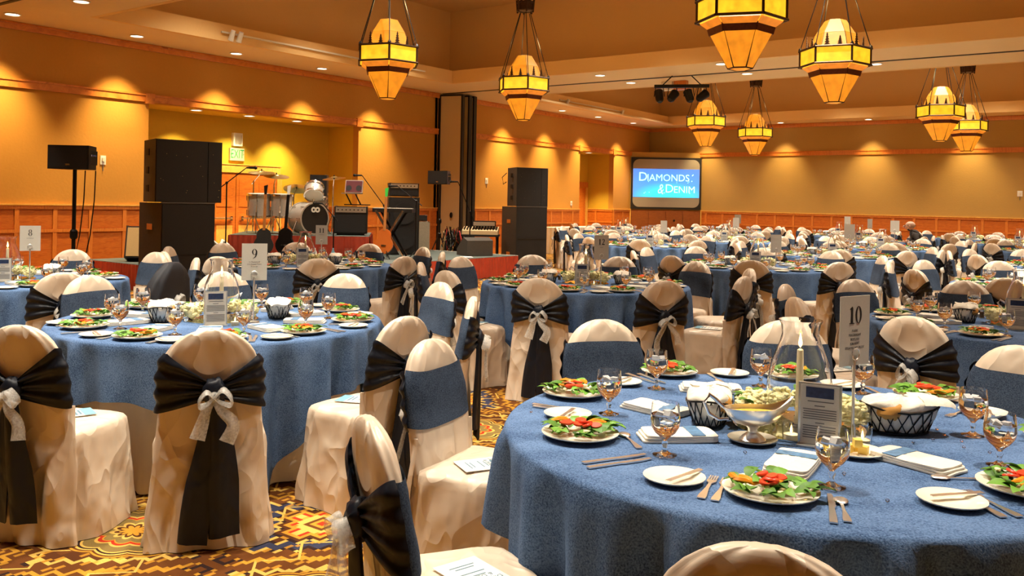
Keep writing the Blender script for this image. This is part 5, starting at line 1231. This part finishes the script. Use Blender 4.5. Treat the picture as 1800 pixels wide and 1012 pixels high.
SEAT_POSE = {}
for key, c, seats, ph_, lev, turn in TB:
    c3 = Vector((c[0], c[1], 0)); od = seat_order(seats, c)
    vi = rr.randrange(4)
    o = mobj('denim_tablecloth', CLOTH[vi], None, c3, (0, 0, turn)); tag(o, 'blue denim square cloth over %s' % ph_, 'tablecloth', 'denim tablecloths')
    o = mobj('white_undercloth', UNDER[vi % 2], None, c3, (0, 0, turn*2)); tag(o, 'floor length cream undercloth below the denim on %s' % ph_, 'tablecloth', 'cream undercloths')
    for a in seats:
        t = math.radians(a); od_i = od[a]
        r0, dth = CHAIR_TWEAK.get((key, a), (1.19+rr.uniform(0.0, 0.03), rr.uniform(-0.06, 0.06)))
        p = c3+Vector((math.cos(t), math.sin(t), 0))*r0
        rz = t+PI/2+dth   # local +y looks at the table
        if in_view(p+Vector((0, 0, 0.7))):
            fd = Vector((-math.cos(t), -math.sin(t))); tc_ = Vector((-p.x, -p.y)).normalized(); dt = fd.dot(tc_)
            view = 'back view with dark sash' if dt < -0.35 else ('front view with denim band' if dt > 0.45 else 'side view')
            ch = CHAIRS[rr.randrange(5)] if lev < 3 else CHAIRS[{287: 0, 242: 2, 187: 1, 145: 3}.get(a, 4)]
            ch.spawn(p, rz, 'ivory covered chair, %s, %s at %s' % (view, place_name(od_i), ph_), 'covered chairs at %s' % ph_)
            SEAT_POSE[(key, a)] = (p, rz)
        # ---- the place setting
        if lev == 3: continue
        o_ = Vector((math.cos(t), math.sin(t), 0)); tg = Vector((-math.sin(t), math.cos(t), 0)); inw = math.atan2(-o_.y, -o_.x)-PI/2
        def at(ro, ri, z=ZT+0.001): return c3+o_*ro+tg*ri+Vector((0, 0, z))
        pp_ = at(0.745+rr.uniform(-.02, .02), rr.uniform(-.02, .02)+0.02)
        if not in_view(pp_, 60): continue
        pl_ = '%s place, %s' % (place_name(od_i), ph_)
        PLATE.spawn(pp_, 0, 'cream dinner plate under salad, %s' % pl_, 'dinner plates')
        (SALAD if lev > 2 or key == 't9' else SALAD1)[rr.randrange(4)].spawn(pp_+UP*0.004, rr.uniform(0, 6.28), 'green salad with tomato on plate, %s' % pl_, 'plated salads', scale=(1.3, 1.3, 0.95))
        bp_ = at(0.79+rr.uniform(-.02, .02), -0.205); BREAD.spawn(bp_, 0, 'small cream bread plate, %s' % pl_, 'bread plates')
        GLASS.spawn(at(0.585+rr.uniform(-.015, .015), 0.13+rr.uniform(-.015, .015)), rr.uniform(0, 6), 'water goblet with ice, %s' % pl_, 'water goblets')
        NAPKIN.spawn(at(0.504, -0.058+rr.uniform(-.015, .015)), inw+rr.uniform(-.15, .15), 'folded white napkin with blue print, %s' % pl_, 'folded napkins')
        if lev >= 2 and key in ('t9', 't12', 'tr'):
            for k in range(2):
                FORK.spawn(at(0.75, -0.112-0.022*k), inw+rr.uniform(-.1, .1), '%s fork, %s' % (('inner', 'outer')[k], pl_), 'forks')
                KNIFE.spawn(at(0.76, 0.160+0.022*k), inw+rr.uniform(-.1, .1), '%s knife, %s' % (('inner', 'outer')[k], pl_), 'knives')
            BKNIFE.spawn(bp_+UP*0.014, inw+1.0+rr.uniform(-.5, .5), 'butter knife across bread plate, %s' % pl_, 'butter knives')
    # ---- centrepiece
    ca = turn*3
    cc_ = c3+Vector((0.0, 0.0, ZT+0.001)) if lev < 3 else Vector((-0.925, 2.88, ZT+0.001))
    TILE.spawn(cc_, 0, 'round mirror tile under the candle on %s' % ph_, 'mirror tiles')
    zc_ = cc_+UP*0.006
    cd = Vector((-c[0], -c[1], 0)).normalized(); sd_ = Vector((-cd.y, cd.x, 0))   # towards the camera, and to its right
    gap = math.atan2(cd.y, cd.x) if lev < 3 else math.radians(-50)
    FLOW[len(key) % 2].spawn(zc_, gap, 'half ring of cream blossoms around candle on %s' % ph_, 'blossom rings')
    HUR.spawn(zc_, 0, 'clear hurricane glass around the candle on %s' % ph_, 'hurricane glasses')
    CAN.spawn(zc_, 0, 'lit ivory taper candle in hurricane glass on %s' % ph_, 'taper candles')
    if lev < 3:
        frz = math.atan2(cd.x, -cd.y)
        MENU.spawn(cc_+cd*0.25-sd_*0.03, frz+rr.uniform(-.15, .15), 'small framed drinks menu before candle on %s' % ph_, 'drinks menus')
        VOT.spawn(cc_+cd*0.255+sd_*0.075, 0, 'small lit votive cup beside the menu on %s' % ph_, 'votive cups')
        BASK.spawn(cc_-sd_*0.322+cd*0.03, frz, 'wire bread basket under linen left of candle on %s' % ph_, 'bread baskets')
        if lev == 2:
            BASK.spawn(cc_+sd_*0.322-cd*0.03, frz+PI, 'wire bread basket under linen right of candle on %s' % ph_, 'bread baskets')
            GRAVY.spawn(cc_-cd*0.312, frz-PI/2, 'silver gravy boat on saucer on %s' % ph_, 'gravy boats')
            SALT.spawn(cc_-sd_*0.20-cd*0.27, 0, 'glass salt shaker on %s' % ph_, 'shakers'); PEPPER.spawn(cc_-sd_*0.24-cd*0.25, 0, 'glass pepper shaker on %s' % ph_, 'shakers')
# ---- signs
table_sign('grey table number card reading ten on the nearest table', '10', ['MARK', 'MACBRIGHT', 'BOYLAN', 'KINNERT', 'STEAMBOAT PILOT'], -0.742, 2.83, 1.22, 0.992, 0.148, 0.215)
table_sign('grey table number card reading nine', '9', ['In Memory of', 'John & Jean Yoast', 'Kasanke'], -4.145, 3.185, 0.90, 1.000, 0.140, 0.210)
table_sign('grey table number card reading eight', '8', ['CATERING'], -7.39, 3.46, 1.13, 1.00, 0.150, 0.205)
table_sign('grey table number card reading eleven', '11', ['RIVERVIEW'], -7.19, 6.39, 0.80, 0.98, 0.125, 0.205)
table_sign('grey table number card reading twelve', '12', ['GUEST'], -3.89, 6.66, 1.05, 0.985, 0.145, 0.215)
SG = (('t13', (-3.68, 10.35), 0.95, 0.94, 'grey unreadable number card on the third-row middle table'), ('ta', (-3.70, 13.25), 0.35, 1.03, 'pale number card on the fourth-row middle table'), ('f3', (-3.55, 16.7), 0.25, 1.06, 'pale number card on the fifth-row third table'),
      ('f6', (-8.0, 20.2), 0.4, 1.06, 'pale number card on the sixth-row second table'), ('f2', (-6.7, 16.8), 1.0, 1.03, 'narrow turned number card on the fifth-row second table'), ('tc', (-1.55, 13.75), 0.15, 1.0, 'pale number card on the fourth-row right-edge table'),
      ('f4', (-1.75, 18.0), 0.5, 1.02, 'pale number card on the fifth-row right-edge table'), ('f7', (-5.0, 20.0), 1.1, 1.04, 'narrow turned number card on the sixth-row third table'), ('t14', (-6.9, 13.9), 1.2, 0.99, 'narrow turned number card on the fourth-row left table'), ('f10', (-6.4, 23.3), 0.3, 1.05, 'pale number card on the back-row middle table'))
CEN = {k_: c_ for k_, c_, *_ in TB}
for k, (key, p, rz, zb, lab) in enumerate(SG):
    c = CEN[key]; cd = Vector((-c[0], -c[1], 0)).normalized(); sd_ = Vector((-cd.y, cd.x, 0)); q = Vector((c[0], c[1], 0))+cd*0.13+sd_*0.20
    table_sign(lab, '', ['- - -', '- - - -'], q.x, q.y, rz, zb, 0.148, 0.21)
# ================================================================== TABLE 10, THING BY THING
def Z10(x, y, z=0.001): return Vector((x, y, ZT+z))
W10 = ['at the left edge of table ten toward the carpet', 'front left of table ten by the paired knives', 'far left of table ten by the turned chairs', 'front centre of table ten near the camera', 'far right of table ten before the tied bow chair', 'at the lower right picture edge on table ten', 'behind the hurricane glass on table ten', 'cut by the right picture edge on table ten']
for k, (x, y) in enumerate(((-1.735, 2.790), (-1.408, 2.304), (-1.645, 3.405), (-0.759, 2.154), (-0.690, 3.650), (-0.251, 2.613), (-1.222, 3.690), (-0.213, 3.267))):
    PLATE.spawn(Z10(x, y), 0, 'cream dinner plate '+W10[k], 'dinner plates')
    SALAD[k % 4].spawn(Z10(x, y, 0.005), 0.9*k+0.4, 'green salad with tomato '+W10[k], 'plated salads', scale=(1.42, 1.42, 1.0))
for k, (x, y, w_) in enumerate(((-1.700, 3.090, 'under a butter knife by the far left plate'), (-1.577, 2.498, 'between the two left salads'), (-0.996, 2.102, 'left of the paired front forks'), (-1.440, 3.560, 'at the far edge by the empty chairs'), (-0.995, 3.640, 'right of the hurricane glass'), (-0.473, 3.490, 'at right behind the goblets'), (-0.387, 2.379, 'at the front right edge'))):
    BREAD.spawn(Z10(x, y), 0, 'small cream bread plate on table ten '+w_, 'bread plates')
bz = (((-1.70, 3.09), 0.6), ((-1.567, 2.478), 0.86), ((-0.971, 2.112), -0.16), ((-1.43, 3.56), 0.9), ((-0.985, 3.64), 0.3), ((-0.46, 3.48), 0.9), ((-0.380, 2.405), 2.45))
for k, ((x, y), a) in enumerate(bz): BKNIFE.spawn(Z10(x, y, 0.0155), a-0.6 if k != 2 and k != 6 else a, 'butter knife on the bread plate '+('by the far left plate', 'between the two left salads', 'left of the paired front forks', 'at the far edge by the empty chairs', 'right of the hurricane glass', 'at right behind the goblets', 'at the front right edge')[k]+', table ten', 'butter knives')
bd_ = BREAD.spawn(Z10(-0.689, 2.671), 0, 'small plate with butter pats near the menu on table ten', 'bread plates')
for k in range(4):
    o = MB().box((0, 0, 0.011), (0.026, 0.022, 0.022)).build('butter_pat', M('butter', (0.85, 0.60, 0.12), 0.4), None, loc=Z10(-0.689+0.02*math.cos(k*1.7), 2.671+0.02*math.sin(k*1.7), 0.007+(0.0 if k < 3 else 0.022)), rot=(0, 0, k*0.7)); tag(o, '%s yellow butter pat on the small plate on table ten' % ('first', 'second', 'third', 'topmost')[k], 'butter')
for k, (x, y, w_) in enumerate(((-1.491, 2.624, 'between the left salads and the napkin roll'), (-1.121, 2.300, 'right of the paired knives'), (-1.554, 3.105, 'before the far left salad'), (-1.255, 3.425, 'at the far edge left of the hurricane'), (-0.899, 3.558, 'right behind the number stand'), (-0.454, 3.141, 'left one of the pair at right'), (-0.339, 2.819, 'right one of the pair at right'), (-0.657, 2.318, 'nearest the camera by the front salad'))):
    GLASS.spawn(Z10(x, y), k, 'water goblet with ice on table ten, '+w_, 'water goblets')
for k, (a, b_, w_) in enumerate((((-1.539, 2.796), (-1.243, 2.744), 'rolled lengthwise left of the basket'), ((-1.285, 2.395), (-1.065, 2.585), 'with blue band right of the knives'), ((-0.779, 2.285), (-0.808, 2.565), 'with blue header before the gravy boat'), ((-0.400, 2.640), (-0.650, 2.725), 'with blue band at the right'), ((-1.462, 3.171), (-1.30, 3.260), 'behind the left basket'), ((-0.640, 3.400), (-0.83, 3.470), 'beside the right basket'))):
    d = Vector((b_[0]-a[0], b_[1]-a[1])); n = NAPKIN.spawn(Z10((a[0]+b_[0])/2, (a[1]+b_[1])/2), math.atan2(d.y, d.x)-PI/2, 'folded white napkin on table ten '+w_, 'folded napkins')
BASK.spawn(Z10(-1.175, 2.735), 0.35, 'wire bread basket under linen at left on table ten', 'bread baskets'); BASK.spawn(Z10(-0.650, 3.030), -0.95, 'wire bread basket with visible roll at right on table ten', 'bread baskets')
GRAVY.spawn(Z10(-0.975, 2.600), -0.90, 'silver gravy boat on grey saucer on table ten', 'gravy boats', scale=(1.0, 1.0, 1.15))
SALT.spawn(Z10(-1.175, 2.985), 0, 'glass salt shaker behind the left basket on table ten', 'shakers'); PEPPER.spawn(Z10(-1.150, 3.030), 0, 'glass pepper shaker behind the left basket on table ten', 'shakers')
MENU.spawn(Z10(-0.80, 2.685), 0.16, 'framed drinks menu with blue heading on table ten', 'drinks menus')
VOT.spawn(Z10(-0.890, 2.700, 0.001), 0, 'lit votive cup left of the menu on table ten', 'votive cups'); VOT.spawn(Z10(-0.700, 2.780), 0, 'votive cup right of the number stand on table ten', 'votive cups')
def cut(P, a, b_, label, group, z=0.001):
    """lay cutlery from handle end a to tip b"""
    d = Vector((b_[0]-a[0], b_[1]-a[1])); P.spawn(Z10((a[0]+b_[0])/2, (a[1]+b_[1])/2, z), math.atan2(d.y, d.x)-PI/2, label, group)
cut(KNIFE, (-1.262, 2.068), (-1.157, 2.270), 'inner of the two knives at front left of table ten', 'knives'); cut(KNIFE, (-1.225, 2.045), (-1.130, 2.235), 'outer of the two knives at front left of table ten', 'knives')
cut(SPOON, (-1.191, 2.293), (-1.343, 2.438), 'teaspoon beside the front left salad on table ten', 'spoons')
cut(FORK, (-0.880, 2.005), (-0.927, 2.206), 'left of the two forks beside the front salad on table ten', 'forks'); cut(FORK, (-0.845, 2.005), (-0.896, 2.215), 'right of the two forks beside the front salad on table ten', 'forks')
cut(KNIFE, (-1.760, 2.565), (-1.564, 2.594), 'upper of the knives beside the left edge salad on table ten', 'knives'); cut(KNIFE, (-1.740, 2.540), (-1.545, 2.570), 'lower of the knives beside the left edge salad on table ten', 'knives')
cut(KNIFE, (-1.775, 3.280), (-1.606, 3.187), 'left of the knives beside the far left salad on table ten', 'knives'); cut(KNIFE, (-1.735, 3.310), (-1.575, 3.210), 'right of the knives beside the far left salad on table ten', 'knives')
cut(KNIFE, (-0.576, 2.053), (-0.640, 2.245), 'left knife handle right of the front salad on table ten', 'knives'); cut(SPOON, (-0.546, 2.064), (-0.620, 2.250), 'spoon right of the front salad on table ten', 'spoons')
cut(FORK, (-0.238, 2.371), (-0.377, 2.510), 'upper fork at the lower right on table ten', 'forks'); cut(FORK, (-0.270, 2.345), (-0.400, 2.485), 'lower fork at the lower right on table ten', 'forks')
cut(SPOON, (-0.340, 2.650), (-0.455, 2.575), 'teaspoon by the right napkin on table ten', 'spoons')
cut(FORK, (-1.50, 3.50), (-1.42, 3.40), 'fork beside the far left salad on table ten', 'forks'); cut(KNIFE, (-0.90, 3.66), (-0.80, 3.54), 'knife left of the far right salad on table ten', 'knives'); cut(FORK, (-0.53, 3.52), (-0.56, 3.38), 'fork right of the far right salad on table ten', 'forks')
for x, y in ((-0.526, 2.778), (-0.525, 3.072), (-0.468, 3.025), (-0.542, 2.987), (-0.583, 2.910), (-0.558, 3.135), (-0.379, 2.939), (-0.73, 2.54), (-1.30, 2.66), (-0.945, 2.463), (-0.765, 2.485), (-0.514, 2.286), (-0.60, 3.25), (-1.70, 2.46), (-0.45, 2.95), (-0.40, 2.47), (-0.66, 2.44)):
    CRYS.spawn(Z10(x, y), x*40, 'tiny clear crystal scattered on the cloth of table ten', 'crystals scattered on table ten')
# programmes left on chair seats
for key, a, w_, dx, dr in (('t10', 242, 'on the nearest left seat, with teal header', 0.02, -1.3), ('t10', 187, 'on the seat left of table ten', 0.05, 0.9), ('t9', 291, 'on the front left seat of table nine', 0.0, -0.7), ('t9', 358, 'on the right seat of table nine', 0.0, 0.4), ('t12', 252, 'on the near left seat of table twelve', 0.0, 0.5), ('tr', 220, 'on the left seat of the right-edge table behind table ten', 0.0, 0.3), ('t12', 0, 'on the right seat of table twelve', 0.0, 0.2)):
    if (key, a) in SEAT_POSE:
        p, rz = SEAT_POSE[(key, a)]; q = p+RZ(rz) @ Vector((dx, 0.02, 0)); o = PROG.spawn((q.x, q.y, 0.480), rz+dr, 'white and blue programme card '+w_, 'programme cards')
        if key == 't10':
            for i, (s, sz) in enumerate((('DIAMONDS', 0.022), ('& DENIM', 0.022))): text(s, sz, o, MATS['teal_ink'], (0, 0.036-0.024*i, 0.0026), (0, 0, 0), 'lettering', ext=0.0002)
# dark jacket hung over a chair of table 8
if ('t8', 26) in SEAT_POSE:
    p, rz = SEAT_POSE[('t8', 26)]
    rings = []
    for i, (z, of) in enumerate(((0.945, 0.012), (0.93, 0.030), (0.88, 0.034), (0.80, 0.045), (0.70, 0.055), (0.60, 0.07), (0.52, 0.085))):
        zz = min(z, 0.915); R = []
        for k in range(48):
            th = 2*PI*k/48; q = back_ring(th, zz, of+0.010*math.sin(9*th+i)*(i/6)); q.z = z; R.append(q)
        rings.append(R)
    o = MB().loft(rings, True, False).build('draped_jacket', M('black_jacket', (0.012, 0.013, 0.018), 0.7, noise_s=20, noise_a=0.3), None, True, loc=p, rot=(0, 0, rz)); tag(o, 'dark jacket draped over a chair between tables eight and nine', 'jacket')
# ================================================================== THE MAN AT A FAR TABLE
def man(loc, rz):
    J = {'pel': (0, 0, 0.55), 'sp': (0, 0.10, 0.75), 'ch': (0, 0.20, 0.94), 'nk': (0, 0.25, 1.05), 'hd': (0, 0.31, 1.13), 'ht': (0, 0.33, 1.21),
         'sl': (-0.17, 0.21, 0.99), 'el': (-0.29, 0.16, 0.82), 'wl': (-0.17, 0.31, 0.815), 'hl': (-0.14, 0.37, 0.81), 'sr': (0.17, 0.21, 0.99), 'er': (0.30, 0.15, 0.82), 'wr': (0.18, 0.31, 0.815), 'hr': (0.15, 0.37, 0.81),
         'pl': (-0.10, 0.02, 0.53), 'kl': (-0.13, 0.42, 0.52), 'al': (-0.13, 0.42, 0.10), 'fl': (-0.13, 0.57, 0.05), 'pr': (0.10, 0.02, 0.53), 'kr': (0.13, 0.42, 0.52), 'ar': (0.13, 0.42, 0.10), 'fr': (0.13, 0.57, 0.05)}
    rad = {'pel': .16, 'sp': .15, 'ch': .16, 'nk': .06, 'hd': .088, 'ht': .075, 'sl': .075, 'el': .052, 'wl': .036, 'hl': .036, 'pl': .095, 'kl': .07, 'al': .048, 'fl': .045}
    names = list(J); E_ = [('pel', 'sp'), ('sp', 'ch'), ('ch', 'nk'), ('nk', 'hd'), ('hd', 'ht')]
    for s in 'lr': E_ += [('ch', 's'+s), ('s'+s, 'e'+s), ('e'+s, 'w'+s), ('w'+s, 'h'+s), ('pel', 'p'+s), ('p'+s, 'k'+s), ('k'+s, 'a'+s), ('a'+s, 'f'+s)]
    me = bpy.data.meshes.new('body_skeleton'); me.from_pydata([J[n] for n in names], [(names.index(a), names.index(b_)) for a, b_ in E_], [])
    o = bpy.data.objects.new('person', me); COL.objects.link(o)
    md = o.modifiers.new('skin', 'SKIN'); sv_ = me.skin_vertices[0].data
    for i, n in enumerate(names):
        r = rad.get(n) or rad[n[0]+'l']; sv_[i].radius = (r, r); sv_[i].use_root = (n == 'pel')
    o.modifiers.new('subdivision', 'SUBSURF').levels = 2
    bpy.context.view_layer.update()
    ev = bpy.data.meshes.new_from_object(o.evaluated_get(bpy.context.evaluated_depsgraph_get())); o.modifiers.clear(); o.data = ev
    m_shirt = M('dark_shirt', (0.035, 0.028, 0.024), 0.8); m_trs = M('dark_trousers', (0.02, 0.02, 0.025), 0.8)
    ev.materials.clear()
    for m in (m_shirt, m_skin, m_trs): ev.materials.append(m)
    for p in ev.polygons:
        c = p.center; p.use_smooth = True
        p.material_index = 1 if (c.z > 1.075 or (c.y > 0.33 and 0.76 < c.z < 0.87 and abs(c.x) > 0.08)) else (2 if c.z < 0.60 else 0)
    o.location = loc; o.rotation_euler = (0, 0, rz); tag(o, 'balding man in dark clothes sitting bent over a far table', 'person')
    hd = MB().ball((0, 0.285, 1.165), 0.098, 14, 9, (0.98, 1.02, 0.85)).build('hair', M('thin_hair', (0.56, 0.36, 0.25), 0.6), o, True)
    MB().ball((0, 0.415, 1.135), 0.018, 8, 6, (0.8, 1.2, 1.3)).build('nose', m_skin, o, True)
    for s in (-1, 1):
        MB().ball((s*0.096, 0.31, 1.14), 0.022, 8, 6, (0.5, 0.9, 1.3)).build('ear', m_skin, o, True); MB().ball((s*0.034, 0.398, 1.158), 0.010, 8, 6).build('eye', m_ink, o, True)
        for k in range(4): MB().tube([(s*0.145-0.024+k*0.016, 0.39, 0.81), (s*0.145-0.024+k*0.016, 0.43, 0.808), (s*0.145-0.024+k*0.016, 0.455-abs(k-1.5)*0.006, 0.80)], 0.0085, 6).build('finger', m_skin, o, True)
        MB().tube([(s*0.118, 0.36, 0.81), (s*0.095, 0.395, 0.806), (s*0.09, 0.42, 0.80)], 0.009, 6).build('thumb', m_skin, o, True)
    MB().box((0, 0.397, 1.098), (0.045, 0.01, 0.008)).build('mouth', M('lips', (0.42, 0.13, 0.10), 0.5), o)
    return o
mc = Vector((-5.20, 20.10)); a_ = math.radians(17)
man((mc.x+1.30*math.cos(a_), mc.y+1.30*math.sin(a_), -0.03), a_+PI/2)
